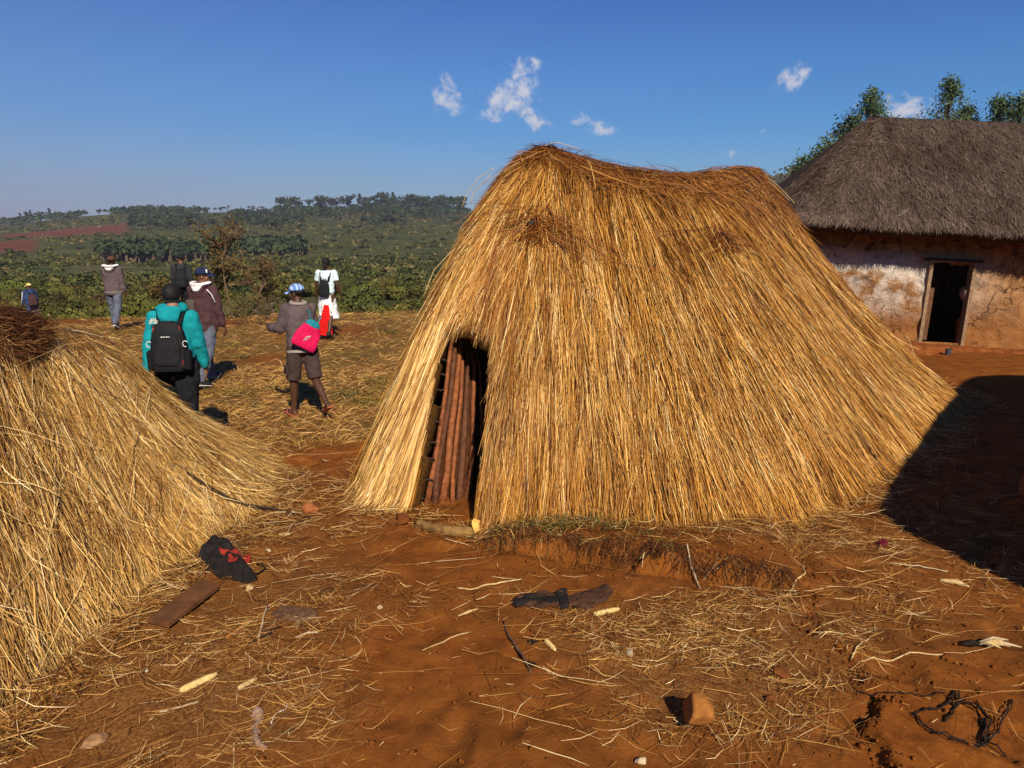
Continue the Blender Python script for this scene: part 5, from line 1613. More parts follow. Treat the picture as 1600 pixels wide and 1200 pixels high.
def backpack(p, label, name='backpack', w=.155, d=.085, h=.46, z0=.93, mat=None, piping=None, y0=-.135, logo=None, cat='backpack', strap_top=1.46, pocket=True, side_tips=False):
    """a pack on p's back: an Empty at its base, facing the wearer's way"""
    k = p.k; mat = mat or M_BLACKC
    base = p.S(p.bend(np.array([0, y0, z0])))
    root = empty(name, p.world(base), p.root.rotation_euler.z, label, cat)
    L = lambda x, y, z: np.array([x, y, z]) * k
    lean = p.pose.get('lean', .05)
    f = lambda x, y, z: L(x, y + lean * z, z)
    sh = Shape(); zz = np.array([0, .04, .14, .26, .36, .43, .46]) * h / .46
    sh.loft([f(0, -d * .9, q) for q in zz], np.array([.88, .98, 1, .97, .88, .68, .36]) * w * k, np.array([.80, 1, 1, .96, .85, .66, .40]) * d * k, round_ends=False, seg=24, power=3.2)
    sh.link('pack_body', mat, root, .010 * k, 3, .012)
    if pocket:
        sh = Shape(); zz = np.array([.05, .09, .2, .30, .345]) * h / .46
        sh.loft([f(0, -d * 1.72, q) for q in zz], np.array([.62, .74, .74, .66, .42]) * w * k, np.array([.30, .36, .38, .32, .18]) * d * k, round_ends=False, seg=20, power=3)
        sh.link('front_pocket', mat, root, .009 * k, 3, .015)
        sh = Shape(); sh.loft([f(0, -d * 1.5, .0), f(0, -d * 1.55, .05)], np.array([.80, .84]) * w * k, np.array([.48, .5]) * d * k, seg=20, power=3, round_ends=False)
        sh.link('base_panel', M_STRAP, root, .009 * k, 2)
    for s in (-1, 1):
        sh = Shape()
        t = strap_top - z0
        sh.loft([f(s * .085, -.02, h * .92), f(s * .105, .04, t - .02), f(s * .115, .125, t + .02), f(s * .125, .235, t - .04), f(s * .135, .29, t - .16), f(s * .15, .26, t - .32), f(s * .165, .12, .10), f(s * w * .9, .0, .06)],
                [.030 * k] * 8, [.009 * k] * 8, side=(1, 0, 0), seg=10)
        sh.link('strap', M_STRAP, root, .008 * k, 2)
        if piping:
            o = tube('piping', [f(s * w * (.80 - .10 * (q / .4) ** 3), -d * (1.62 - .25 * (q / .42) ** 3), q * h / .46) for q in np.linspace(.04, .42, 9)], .0045 * k, piping, root, 6)
        if side_tips:
            sh = Shape(); sh.loft([f(s * w * 1.02, -d * .9, .02), f(s * w * 1.04, -d * .9, .17)], np.array([.03, .034]) * k, np.array([.06, .062]) * k, seg=14)
            sh.link('side_pocket', M_STRAP, root, .008 * k, 2)
            o = tube('buckle_ring', [f(s * w * .98 + .022 * math.cos(a), -d * 1.55, .26 + .028 * math.sin(a)) for a in np.linspace(.6, 5.2, 10)], .005 * k, M_SOLE, root, 6)
    tube('handle', [f(-.04, -d * .4, h * .97), f(-.03, -d * .35, h * 1.04), f(.03, -d * .35, h * 1.04), f(.04, -d * .4, h * .97)], .009 * k, M_STRAP, root, 6)
    if logo is not None:
        # small flat pale badge
        for i in range(7):
            wv = [.010, .006, .008, .005, .009, .006, .008][i]
            boxm('badge_letter', tuple(f(-.036 + i * .0115, -d * 2.16, h * .70)), tuple(f(-.036 + i * .0115 + wv, -d * 2.10, h * .70 + .0085)), logo, root, 0)
    return root


M_TEAL = cloth_mat('teal_fleece', (.010, .30, .33), (.006, .20, .225), 6)
M_BROWNJ = cloth_mat('maroon_brown_padded_cloth', (.085, .040, .042), (.055, .027, .028), 7)
M_GREYG = cloth_mat('grey_green_cloth', (.10, .085, .062), None, 7)
M_WHITE = cloth_mat('white_fleece_lining', (.78, .76, .73), (.6, .58, .56), 20)
M_MAUVE = cloth_mat('grey_mauve_jacket_cloth', (.125, .088, .088), (.085, .060, .060), 6)
M_DENIM = cloth_mat('grey_blue_denim', (.13, .145, .185), (.075, .082, .105), 9)
M_BLACKT = cloth_mat('black_trouser_cloth', (.014, .014, .016), (.007, .007, .008), 6)
M_DKGREY = cloth_mat('dark_grey_cloth', (.032, .034, .034), None, 8)
M_BROWNS = cloth_mat('dark_brown_cargo_cloth', (.072, .045, .040), (.045, .028, .025), 8)
M_PALEHEM = cloth_mat('pale_grey_beige_knit', (.34, .28, .24), None, 12)
M_NAVY = cloth_mat('navy_cap_cloth', (.020, .030, .085), (.012, .018, .05), 20)
M_BLUECAP = None
M_TSHIRT = cloth_mat('pale_ice_blue_cotton', (.66, .78, .80), (.55, .66, .68), 9)
M_RED = cloth_mat('bright_red_cloth', (.72, .012, .010), (.5, .008, .008), 8)
M_PINK = cloth_mat('hot_pink_nylon', (.72, .012, .095), (.55, .008, .07), 7, .6)
M_TEALB = cloth_mat('teal_nylon', (.02, .25, .30), None, 9, .6)
M_HATB = cloth_mat('rusty_brown_felt', (.135, .058, .036), (.08, .034, .022), 10)
M_YELLOW = cloth_mat('pale_yellow_cap_cloth', (.80, .62, .22), (.65, .48, .16), 14)
M_BLUEK = cloth_mat('blue_tracksuit', (.035, .06, .15), (.02, .035, .09), 8)
M_REDPIPE = simple_mat('red_piping', (.42, .02, .018), None, 30, .6, .2, 0)
M_LOGO = simple_mat('pale_print', (.72, .72, .70), (.65, .65, .62), 30, .6, .2, 0)
M_LOTUS = simple_mat('cream_print', (.62, .64, .50), None, 30, .7, .1, 0)
M_FLIP = simple_mat('orange_rubber_sandal', (.50, .13, .07), (.38, .09, .05), 20, .6, .3, .1)
def striped_cap():
    m, nt, b = new_mat('light_blue_striped_cap_cloth', .85, .15)
    tcn = nt.nodes.new('ShaderNodeTexCoord')
    w = nt.nodes.new('ShaderNodeTexWave'); w.inputs['Scale'].default_value = 7; w.inputs['Distortion'].default_value = 3; w.inputs['Detail'].default_value = 2
    nt.links.new(tcn.outputs['Object'], w.inputs['Vector'])
    nt.links.new(ramp(nt, w.outputs['Fac'], [(.1, (.10, .18, .42)), (.4, (.19, .32, .62)), (.8, (.27, .42, .72)), (.98, (.42, .55, .80))]), b.inputs['Base Color'])
    bump(nt, b, w.outputs['Fac'], .5, .01)
    return m
M_BLUECAP = striped_cap()


def stand(px, py_foot, Yd):
    """ground position under pixel column px at forward distance Yd"""
    d = ray(px, py_foot); X = d[0] / d[1] * Yd
    return X, Yd


def ground_pt(x, y, dz=0.0):
    return (x, y, gz(x, y) + dz)


def flat_petals(parent, mat, c, ax, ay, az, n, r, name='lotus_print'):
    bm = bmesh.new()
    for i in range(n):
        a = math.pi * (i / (n - 1)) * 1.15 - .24
        d = ax * math.cos(a) + ay * math.sin(a); s = -ax * math.sin(a) + ay * math.cos(a)
        ps = [c + d * r * .12, c + d * r * .6 + s * r * .17, c + d * r, c + d * r * .6 - s * r * .17]
        f = bm.faces.new([bm.verts.new(Vector(p + az * .001 * i)) for p in ps])
    for i in range(3):
        a = math.pi * (.2 + .3 * i); d = -ax * math.cos(a) * .7 - ay * .35
        ps = [c + d * r * .1, c + d * r * .5 + ax * r * .12, c + d * r * .9, c + d * r * .5 - ax * r * .12]
        bm.faces.new([bm.verts.new(Vector(p + az * .001 * i)) for p in ps])
    me = bpy.data.meshes.new(name); bm.to_mesh(me); bm.free()
    o = link(name, me, mat, parent)
    m = o.modifiers.new('thickness', 'SOLIDIFY'); m.thickness = .003
    return o


# 1 the walker in teal with the large black pack
x, y = stand(287, 700, 7.6)
p1 = Person('person in a teal hoodie and black trousers seen from behind beside the low thatch', ground_pt(x, y), math.radians(8), 1.79, SK_LIGHT,
            dict(legs=[(.34, .14), (-.30, .28)], feet=(.1, .3), arms=[(-.14, .22, .20, .08), (.10, .16, .30, .10)], lean=.03, yaw=0.0), .008)
p1.jacket(M_TEAL, .89, 1.04, 1.0, 'hoodie'); p1.trousers(M_BLACKT, 1.0, 1.18, waist=1.02); p1.shoes(M_SHOE, M_SOLE); p1.hood(M_TEAL, None, 1.0); p1.hair(None, .62, 1.02)
flat_petals(p1.root, M_LOTUS, p1.S(np.array([-.135, -.137, 1.375])), np.array([1, -.15, .0]), np.array([.1, -.1, 1.0]), np.array([0, -1.0, 0]), 7, .05)
backpack(p1, 'large black backpack with red piping on the teal hoodie', w=.165, d=.085, h=.47, z0=.92, piping=M_REDPIPE, logo=M_LOGO, side_tips=True, y0=-.12)

# 2 the walker in the maroon jacket and navy cap
x, y = stand(327, 600, 11.5)
p2 = Person('person in a maroon padded jacket and navy cap ahead of the teal hoodie', ground_pt(x, y), math.radians(-14), 1.80, SK_BROWN,
            dict(legs=[(.34, .14), (-.28, .26)], feet=(.1, .3), arms=[(.22, .16, .30, .05), (-.04, .20, .25, .05)], lean=.04, yaw=math.radians(-62)), .009)
p2.jacket(M_BROWNJ, .82, 1.16, 1.0, 'padded_jacket', .055); p2.trousers(M_DENIM, 1.0, 1.0); p2.shoes(M_SHOE, M_SOLE); p2.hood(M_BROWNJ, M_WHITE, 1.05); p2.cap(M_NAVY)
p2.hair(None, .35, .99)
tube('shoulder_stripe', [p2.S(np.array([.17, -.13, 1.43])), p2.S(np.array([.225, -.11, 1.36])), p2.S(np.array([.262, -.085, 1.24]))], .008, M_WHITE, p2.root, 6)
sh = Shape(); sh.loft([p2.S(np.array([-.12, -.115, .88])), p2.S(np.array([-.13, -.125, 1.28]))], np.array([.07, .075]), np.array([.032, .032]), round_ends=False); sh.link('side_panel', M_GREYG, p2.root, .012, 3, .02)
flat = boxm('cap_badge', tuple(p2.hd((.066, .05, .052))), tuple(p2.hd((.078, .072, .10))), M_LOGO, p2.root, .002)

# 3 the barefoot man with the pink bag
gpt = GP(476, 652)
p3 = Person('barefoot-looking person in cargo shorts and a blue cap walking with a pink bag', ground_pt(gpt[0], gpt[1] + .05), math.radians(38), 1.655, SK_DARK,
            dict(legs=[(.18, .08), (-.30, .55)], feet=(0, .40), arms=[(.35, .22, 1.25, .1), (.1, .15, .6, .1)], lean=.10, yaw=math.radians(34), nod=.05, toes=True), .008)
p3.root['label'] = 'person in dark jacket, cargo shorts and light blue cap walking away in sandals'
p3.jacket(M_MAUVE, .86, 1.10, 1.0, 'jacket'); p3.trousers(M_BROWNS, .50, 1.02, 'cargo_shorts', .02); p3.cap(M_BLUECAP, None, .075); p3.hair(None, .40, .98)
p3.band('jacket_hem', M_PALEHEM, .865, .205, .150, .022)
sh = Shape(); sh.loft([p3.neck + np.array([math.sin(a) * .085, -math.cos(a) * .08, .045 - .01 * math.cos(a)]) for a in np.linspace(-2.4, 2.4, 13)], .022, .030, side=(0, 0, 1)); sh.link('collar', M_PALEHEM, p3.root, .010, 2)
for (h, kn, an, toe, heel) in p3.legs:
    up = unit(an - heel); up = up * .02
    sh = Shape(); sh.loft([heel - up * .9 - (toe - heel) * .08, heel * .5 + toe * .5 - up * .9, toe - up * .7 + (toe - heel) * .12], [.040, .048, .046], [.011, .010, .010]); sl = sh.link('sandal', M_FLIP, p3.root, .007, 2)
    ax = unit(toe - heel); sd = unit(np.cross(ax, np.array([0, 0, 1.0])))
    c = heel * .35 + toe * .65 + up * 1.9
    tube('thong', [heel * .45 + toe * .55 + sd * .045, c + sd * .022, toe * .9 + heel * .1 + up * 1.3, c - sd * .022, heel * .45 + toe * .55 - sd * .045], .006, M_FLIP, sl, 6)
sh = Shape(); h, kn = p3.legs[0][0], p3.legs[0][1]
sh.loft([h + (kn - h) * .55 + np.array([-.10, 0, 0]), h + (kn - h) * .82 + np.array([-.098, 0, 0])], [.022, .022], [.055, .055], round_ends=False, power=4); sh.link('cargo_pocket', M_BROWNS, p3.root, .010, 1, .01)


def sling_bag(p, label):
    k = p.k; base = p.S(p.bend(np.array([-.085, -.15, .93])))
    root = empty('drawstring_bag', p.world(base), p.root.rotation_euler.z, label, 'bag')
    R = Matrix.Rotation(math.radians(30), 4, 'Y')
    def q(x, y, z): return np.array(R @ Vector((x, y, z))) * k
    sh = Shape(); sh.loft([q(0, -.05, z) for z in (.0, .05, .16, .26, .31)], np.array([.165, .175, .165, .14, .11]) * k, np.array([.022, .040, .040, .032, .02]) * k, power=5, seg=28, round_ends=False)
    sh.link('bag_body', M_PINK, root, .008, 2, .02)
    sh = Shape(); sh.loft([q(0, -.045, z) for z in (.315, .345, .375)], np.array([.105, .115, .08]) * k, np.array([.034, .036, .022]) * k, seg=20)
    sh.link('bag_top', M_TEALB, root, .009, 2, .03)
    for i, (a, b_, c) in enumerate([(-.05, .12, .075), (-.04, .145, .06), (-.015, .165, .04), (-.05, .095, .05)]):
        tube('bag_print', [q(a + c * t, -.102 + .006 * abs(t), b_ + c * t * .5) for t in np.linspace(0, 1, 4)], .0035, M_LOGO, root, 5)
    for s in (-1, 1):
        tube('cord', [q(s * .05, -.03, .37), q(s * .09, .02, .47), q(s * .12, .12, .50), q(s * .13, .22, .42), q(s * .14, .26, .26), q(s * .13, .06, .05), q(s * .12, -.04, .01)], .0055, M_TEALB, root, 6)
    return root


sling_bag(p3, 'hot pink drawstring bag with teal top on the back of the walker in shorts')

# 4 the woman in white
gpt = stand(514, 525, 16.6)
p4 = Person('person in pale tee shirt, white skirt and red cloth at the field edge', ground_pt(*gpt), math.radians(-6), 1.72, SK_DARK,
            dict(legs=[(.26, .12), (-.24, .25)], arms=[(.16, .26, .18, .06), (-.05, .24, .45, .1)], lean=.03, yaw=0.0), .010)
p4.jacket(M_TSHIRT, .92, .98, .34, 'tee_shirt', .02, collar=False)
sh = Shape(); sh.loft([p4.S(np.array(v)) for v in ((0, 0, .98), (0, 0, .80), (.01, -.01, .60), (.03, -.01, .40))], np.array([.15, .185, .205, .225]), np.array([.115, .145, .165, .18]), round_ends=False, seg=20); sh.link('white_skirt', cloth_mat('white_cotton', (.80, .79, .78), None, 9), p4.root, .014, 3, .06)
sh = Shape(); sh.loft([p4.S(np.array(v)) for v in ((.03, -.155, .72), (.015, -.17, .50), (-.01, -.165, .28), (-.03, -.14, .07))], np.array([.055, .095, .135, .17]), np.array([.030, .045, .07, .10]), round_ends=False, seg=20, power=2.6); sh.link('red_wrap', M_RED, p4.root, .011, 2, .035)
p4.cap(M_BLACKC, None, .06); p4.hair(None, .62, .98); p4.shoes(M_SHOE)
sh = Shape(); sh.ball(p4.hd((0, -.10, -.05)), (.05, .045, .055)); sh.ball(p4.hd((0, -.09, -.10)), (.045, .035, .06)); sh.link('hair_bun', M_HAIR, p4.root, .012, 2, .02)
backpack(p4, 'small dark backpack on the pale tee shirt', w=.115, d=.06, h=.36, z0=.90, y0=-.11, strap_top=1.43, pocket=True, logo=None)
# 5 the man in the brimmed hat
gpt = stand(183, 513, 18.3)
p5 = Person('person in a brown brimmed hat and mauve jacket with a white hood', ground_pt(*gpt), math.radians(4), 1.70, SK_DARK,
            dict(legs=[(.26, .12), (-.24, .28)], arms=[(.42, .16, .9, .25), (-.02, .14, .2, .02)], lean=.02, yaw=math.radians(8), nod=.1), .011)
p5.jacket(M_MAUVE, .80, 1.18, 1.0, 'jacket', .05, 1.02); p5.trousers(M_DENIM, 1.0, 1.05); p5.shoes(M_SHOE, M_SOLE); p5.hood(M_MAUVE, M_WHITE, 1.25)
p5.band('jacket_hem', M_PALEHEM, .87, .222, .166, .010)
hat = p5.dome('brimmed_hat', M_HATB, .092, .112, .10, .035, .05)
bm = bmesh.new(); rings = []
for i, (r_, z_) in enumerate([(1.0, .032), (1.35, .024), (1.62, .030)]):
    rings.append([bm.verts.new(p5.hd((math.cos(a) * .09 * r_, -.008 + math.sin(a) * .11 * r_, z_ + .006 * math.cos(2 * a)))) for a in np.linspace(0, 2 * np.pi, 28, endpoint=False)])
for i in range(2):
    for j in range(28): bm.faces.new((rings[i][j], rings[i][(j + 1) % 28], rings[i + 1][(j + 1) % 28], rings[i + 1][j])).smooth = True
me = bpy.data.meshes.new('brim'); bm.to_mesh(me); bm.free()
o = link('brim', me, M_HATB, hat); m = o.modifiers.new('thickness', 'SOLIDIFY'); m.thickness = .006
# 6 the person in the black cap
gpt = stand(290, 505, 19.2)
p6 = Person('person in a black cap and dark grey top, mostly hidden behind the maroon jacket', ground_pt(*gpt), math.radians(15), 1.72, SK_BROWN,
            dict(legs=[(.12, .06), (-.12, .1)], arms=[(.1, .16, .3, .1), (-.05, .16, .3, .1)], lean=.03, yaw=math.radians(58)), .011)
p6.jacket(M_DKGREY, .86, 1.08, 1.0, 'pullover'); p6.trousers(M_BLACKT); p6.shoes(M_SHOE); p6.cap(M_BLACKC); p6.hair(None, .4, .98)
backpack(p6, 'dark backpack on the person in the black cap', w=.14, d=.07, h=.42, z0=.92)
# 7 the child in the yellow cap
gpt = stand(52, 500, 22.3)
zc = AT(52, 444, 22.3)[2]
p7 = Person('child in a pale yellow cap and blue tracksuit top beyond the low thatch', (gpt[0], gpt[1], gz(*gpt)), math.radians(52), 1.30, SK_DARK,
            dict(legs=[(.1, .06), (-.1, .1)], arms=[(.1, .16, .4, .1), (-.05, .16, .4, .1)], lean=.06, yaw=math.radians(25)), .011)
p7.root.location.z = min(p7.root.location.z, zc - 1.30)
p7.jacket(M_BLUEK, .84, 1.12, 1.0, 'tracksuit_top'); p7.trousers(M_BLUEK); p7.shoes(M_SHOE); p7.cap(M_YELLOW, None, .095)
for s, e, w, d in p7.arms[:1]:
    tube('sleeve_stripe', [s + np.array([-.072, -.02, 0]), e + np.array([-.062, -.02, 0]), w + np.array([-.055, -.01, 0])], .009, M_LOGO, p7.root, 6)
backpack(p7, 'dull maroon backpack on the child in the yellow cap', w=.16, d=.085, h=.46, z0=.86, mat=cloth_mat('dull_maroon_nylon', (.075, .035, .032), None, 8))
# ---------------------------------------------------------------- small things lying about
def px_poly(pts): return np.array([GP(x, y)[:2] for x, y in pts])


def inside(P, poly):
    x, y = P[:, 0], P[:, 1]; c = np.zeros(len(P), bool); n = len(poly)
    for i in range(n):
        a, b = poly[i], poly[(i + 1) % n]
        m = ((a[1] > y) != (b[1] > y)) & (x < (b[0] - a[0]) * (y - a[1]) / (b[1] - a[1] + 1e-12) + a[0])
        c ^= m
    return c


def edge_dist(P, poly):
    d = np.full(len(P), 1e9)
    for i in range(len(poly)):
        a, b = poly[i], poly[(i + 1) % len(poly)]; e = b - a
        t = np.clip(((P - a) @ e) / (e @ e + 1e-12), 0, 1)[:, None]
        d = np.minimum(d, np.linalg.norm(P - a - t * e, axis=1))
    return d


def rag(name, pts, mat, hgt=.03, step=.012, fold=.07, seed=0, parent=None, label=None, cat=None, base=.006, puff=.03, thick=.004, kids=()):
    """crumpled cloth with a traced outline, lying on the ground; kids = patches sewn on it"""
    poly = px_poly(pts); lo, hi = poly.min(0), poly.max(0); c = poly.mean(0)
    root_z = gz(c[0], c[1])
    def surf(P, pl):
        d = edge_dist(P, pl)
        w = sstep(0, puff, d)
        n1 = fbm(P[:, 0] / fold, P[:, 1] / fold + seed, 3, 300 + seed); rdg = 1 - np.abs(n1 - .5) * 4
        return ground(P[:, 0], P[:, 1]) + base + w * hgt * (.45 + .55 * np.clip(rdg, -1, 1)) + w * hgt * .35
    def grid(pl, extra, nm, m):
        lo, hi = pl.min(0), pl.max(0)
        nx, ny = max(3, int((hi[0] - lo[0]) / step) + 2), max(3, int((hi[1] - lo[1]) / step) + 2)
        X, Y = np.meshgrid(np.linspace(lo[0], hi[0], nx), np.linspace(lo[1], hi[1], ny)); P = np.stack([X.ravel(), Y.ravel()], 1)
        P = P + RNG.normal(0, step * .12, P.shape)
        ins = inside(P, pl)
        Z = surf(P, poly) + extra
        i = np.arange(ny - 1)[:, None] * nx; j = np.arange(nx - 1)[None, :]
        F = np.stack([i + j, i + j + 1, i + nx + 1 + j, i + nx + j], -1).reshape(-1, 4); F = F[ins[F].sum(1) >= 2]
        V = np.concatenate([P - c, (Z - root_z)[:, None]], 1)
        u = np.unique(F); mp = np.zeros(len(V), int); mp[u] = np.arange(len(u))
        me = np_mesh(nm, V[u], mp[F], smooth=True)
        o = link(nm, me, m); md = o.modifiers.new('thickness', 'SOLIDIFY'); md.thickness = thick; md.offset = 1
        return o
    o = grid(poly, 0, name, mat); o.location = (c[0], c[1], root_z)
    tag(o, label, cat)
    for nm, kp, m in kids:
        q = grid(px_poly(kp), .008 if nm == 'rag_fold' else .004, nm, m); q.parent = o
    return o


def stick(name, pts, rad, mat, label, cat, lift=.0, seg=7, noise=.08, wob=.004, parent=None):
    """stick lying along pixels on the ground; lift may be a list"""
    P = np.array([GP(x, y) for x, y in pts]); rad_ = np.interp(np.linspace(0, 1, 4 * len(P)), np.linspace(0, 1, len(np.atleast_1d(rad))), np.atleast_1d(rad))
    t = np.linspace(0, len(P) - 1, 4 * len(P)); Q = np.stack([np.interp(t, np.arange(len(P)), P[:, k]) for k in range(3)], 1)
    L = np.interp(t, np.linspace(0, len(P) - 1, len(np.atleast_1d(lift))), np.atleast_1d(lift))
    Q[:, 2] = ground(Q[:, 0], Q[:, 1]) + rad_ * .8 + L
    Q[:, :2] += RNG.normal(0, wob, (len(Q), 2)) * .4
    c = Q.mean(0); c[2] = Q[:, 2].min()
    o = tube(name, Q - c, rad_, mat, parent, seg, noise=noise); o.location = c
    if label: tag(o, label, cat)
    return o


def stone(name, px, py, size, mat, label, cat='stone', seed=1, sink=.12, flat=1.0, sub=4):
    bm = bmesh.new(); bmesh.ops.create_icosphere(bm, subdivisions=sub, radius=1)
    V = np.array([v.co for v in bm.verts])
    r = 1 + (fbm(V[:, 0] * 1.1 + seed, V[:, 1] * 1.1 + V[:, 2] * .8, 3, 700 + seed) - .5) * .30 + (fbm(V[:, 0] * 5 + seed, V[:, 1] * 5 + V[:, 2] * 4, 3, 720 + seed) - .5) * .10
    # a few flattened faces
    rr = np.random.default_rng(seed)
    P = V * r[:, None]
    for _ in range(13):
        d = unit(rr.normal(0, 1, 3)); s = P @ d; lim = rr.uniform(.55, .80); P = P - d[None] * np.maximum(0, s - lim)[:, None] * .98
    P = P * np.array(size) * np.array([1, 1, flat])
    for v, p in zip(bm.verts, P): v.co = Vector(p)
    for f in bm.faces: f.smooth = True
    me = bpy.data.meshes.new(name); bm.to_mesh(me); bm.free()
    o = link(name, me, mat); g = GP(px, py)
    o.location = (g[0], g[1] + size[1] * .6, gz(g[0], g[1]) + size[2] * flat * (1 - sink * 2)); o.rotation_euler = (0, 0, rr.uniform(0, 6))
    return tag(o, label, cat)


def surf_at(L, px, py, lo, hi, off=.02):
    ss = np.linspace(lo, hi, 300); H = np.linspace(.05, 1.0, 200)
    SS, HH = np.meshgrid(ss, H); X, Y = proj(L.raw(SS, HH)); k = np.argmin((X - px) ** 2 + (Y - py) ** 2)
    p, n = L.pn(np.array([SS.ravel()[k]]), np.array([HH.ravel()[k]]), np.array([off])); return p[0]


M_BLACKRAG = cloth_mat('dirty_black_cloth', (.024, .019, .017), (.011, .009, .008), 14)
M_REDPATCH = cloth_mat('faded_red_patch', (.34, .035, .022), (.22, .022, .015), 20)
M_BROWNRAG = cloth_mat('dusty_dark_brown_cloth', (.095, .043, .024), (.036, .017, .011), 10)
M_BOARD = simple_mat('dusty_brown_board', (.17, .070, .028), (.085, .034, .014), 9, .9, .1, .4, .004)
M_LOGBARK = simple_mat('mottled_log_bark', (.34, .19, .06), (.085, .040, .014), 14, .9, .1, .6, .008)
M_CUT = simple_mat('fresh_cut_wood', (.85, .50, .12), (.66, .34, .07), 30, .8, .15, .5, .006)
M_COB = simple_mat('dry_maize_cob', (.74, .57, .24), (.50, .34, .11), 60, .85, .15, .4, .003)
M_HUSK = simple_mat('dry_husk', (.66, .48, .22), (.38, .24, .085), 40, .8, .2, .5, .004)
M_PALEBIT = simple_mat('pale_dry_chip', (.56, .44, .28), (.36, .26, .14), 40, .85, .15, .4, .003)
M_PLASTIC = simple_mat('dirty_pale_plastic', (.40, .25, .16), (.22, .12, .07), 25, .45, .4, .4, .006)
M_GREYWRAP = simple_mat('dusty_grey_wrapper', (.17, .085, .038), (.070, .034, .016), 40, .6, .3, .6, .006)
M_ORANGEW = simple_mat('orange_wood_chip', (.50, .21, .055), (.32, .115, .028), 40, .8, .2, .4, .003)
M_ROCK = simple_mat('ochre_stone', (.40, .16, .036), (.20, .070, .016), 9, .9, .12, .7, .012, 8)
M_CLAYLUMP = simple_mat('red_clay_lump', (.24, .080, .022), (.12, .038, .011), 12, .95, .06, .8, .012)
M_BRICK = simple_mat('soft_orange_brick', (.36, .125, .045), (.22, .070, .024), 16, .95, .08, .6, .008)
M_STRING = simple_mat('white_string', (.74, .72, .68), (.5, .46, .40), 40, .8, .1, 0)
M_LEAF = simple_mat('fallen_brown_leaf', (.36, .19, .085), (.20, .095, .038), 30, .7, .25, .4, .003)
M_STICK = simple_mat('grey_brown_stick', (.17, .095, .055), (.075, .040, .024), 30, .9, .1, .5, .004)
M_VINE = simple_mat('blackened_vine', (.030, .020, .016), (.012, .009, .007), 40, .9, .1, .5, .004)
M_MAROON = simple_mat('dark_red_scrap', (.16, .012, .018), (.08, .006, .010), 40, .8, .15, .3)
M_BLUEMET = simple_mat('blue_grey_metal', (.22, .28, .36), (.12, .15, .20), 30, .4, .5, .1)
M_CLAYPOT = simple_mat('reddish_brown_clay', (.26, .095, .050), (.17, .058, .030), 8, .8, .2, .3, .005)

# dark bag with red marks
bag = rag('black_bag', [(304, 880), (314, 862), (332, 851), (352, 850), (368, 860), (384, 880), (397, 898), (402, 908), (385, 913), (352, 906), (326, 894)], M_BLACKRAG, .07, .011, .10, 3,
          label='crumpled black cloth bag with two red marks at the foot of the straw', cat='bag', puff=.05,
          kids=[('red_stripe', [(344, 874), (372, 873), (390, 879), (391, 884), (366, 880), (346, 882)], M_REDPATCH), ('red_spot', [(358, 890), (368, 887), (375, 891), (370, 898), (360, 899)], M_REDPATCH)])
P = np.array([GP(x, y) for x, y in [(392, 905), (404, 900), (415, 893), (410, 885), (396, 884)]]); P[:, 2] += .02
o = tube('strap_loop', P - np.array(bag.location), .006, M_BLACKRAG, bag, 6)
# board
bd = empty('wooden_board', tuple(GP(285, 958)), 0)
bpts = px_poly([(231, 978), (318, 921), (343, 927), (264, 990)])
bm = bmesh.new(); c0 = np.array(bd.location)
zb = max(gz(*p) for p in bpts) + .022
lo_ = [bm.verts.new((p[0] - c0[0], p[1] - c0[1], zb - .004 - c0[2])) for p in bpts]; up_ = [bm.verts.new((p[0] - c0[0], p[1] - c0[1], zb + .028 - c0[2])) for p in bpts]
bm.faces.new(lo_[::-1]); bm.faces.new(up_)
for i in range(4): bm.faces.new((lo_[i], lo_[(i + 1) % 4], up_[(i + 1) % 4], up_[i]))
bmesh.ops.recalc_face_normals(bm, faces=bm.faces)
bmesh.ops.bevel(bm, geom=bm.edges[:], offset=.004, segments=1, affect='EDGES')
me = bpy.data.meshes.new('wooden_board'); bm.to_mesh(me); bm.free()
bpy.data.objects.remove(bd); bd = link('wooden_board', me, M_BOARD); bd.location = c0
tag(bd, 'flat brown wooden board lying against the low thatch below the black bag', 'board')


def cob(p0, p1, rad, label, mat=None, kern=True, name='maize_cob'):
    a, b = GP(*p0), GP(*p1); n, sg = 26, 14
    t = np.linspace(0, 1, n); prof = np.interp(t, [0, .06, .2, .75, .95, 1], [.55, .82, 1, .92, .6, .3]) * rad
    bm = bmesh.new(); ax = unit(b - a); u = unit(np.cross(ax, [0, 0, 1])); w = np.cross(u, ax)
    rows = []
    for i in range(n):
        c = a + (b - a) * t[i] + np.array([0, 0, rad * .8])
        rows.append([bm.verts.new(c - a + (u * math.cos(q) + w * math.sin(q)) * prof[i] * (1 + (.09 if (i + j) % 2 else -.05) * kern)) for j, q in enumerate(np.linspace(0, 2 * np.pi, sg, endpoint=False))])
    for i in range(n - 1):
        for j in range(sg): bm.faces.new((rows[i][j], rows[i][(j + 1) % sg], rows[i + 1][(j + 1) % sg], rows[i + 1][j]))
    bm.faces.new(rows[0][::-1]); bm.faces.new(rows[-1]); bmesh.ops.recalc_face_normals(bm, faces=bm.faces)
    me = bpy.data.meshes.new(name); bm.to_mesh(me); bm.free()
    o = link(name, me, mat or M_COB); o.location = a
    return tag(o, label, 'cob' if name == 'maize_cob' else 'husk')


cob((281, 1083), (340, 1056), .017, 'pale bare maize cob lying alone below the wooden board')
cob((928, 963), (968, 954), .016, 'short maize cob at the right end of the brown rag')
cob((852, 1003), (868, 1019), .014, 'stubby maize cob piece between the two black seed balls')
cob((372, 1078), (402, 1062), .012, 'pale husk lump right of the bare maize cob', M_HUSK, True, 'maize_husk')
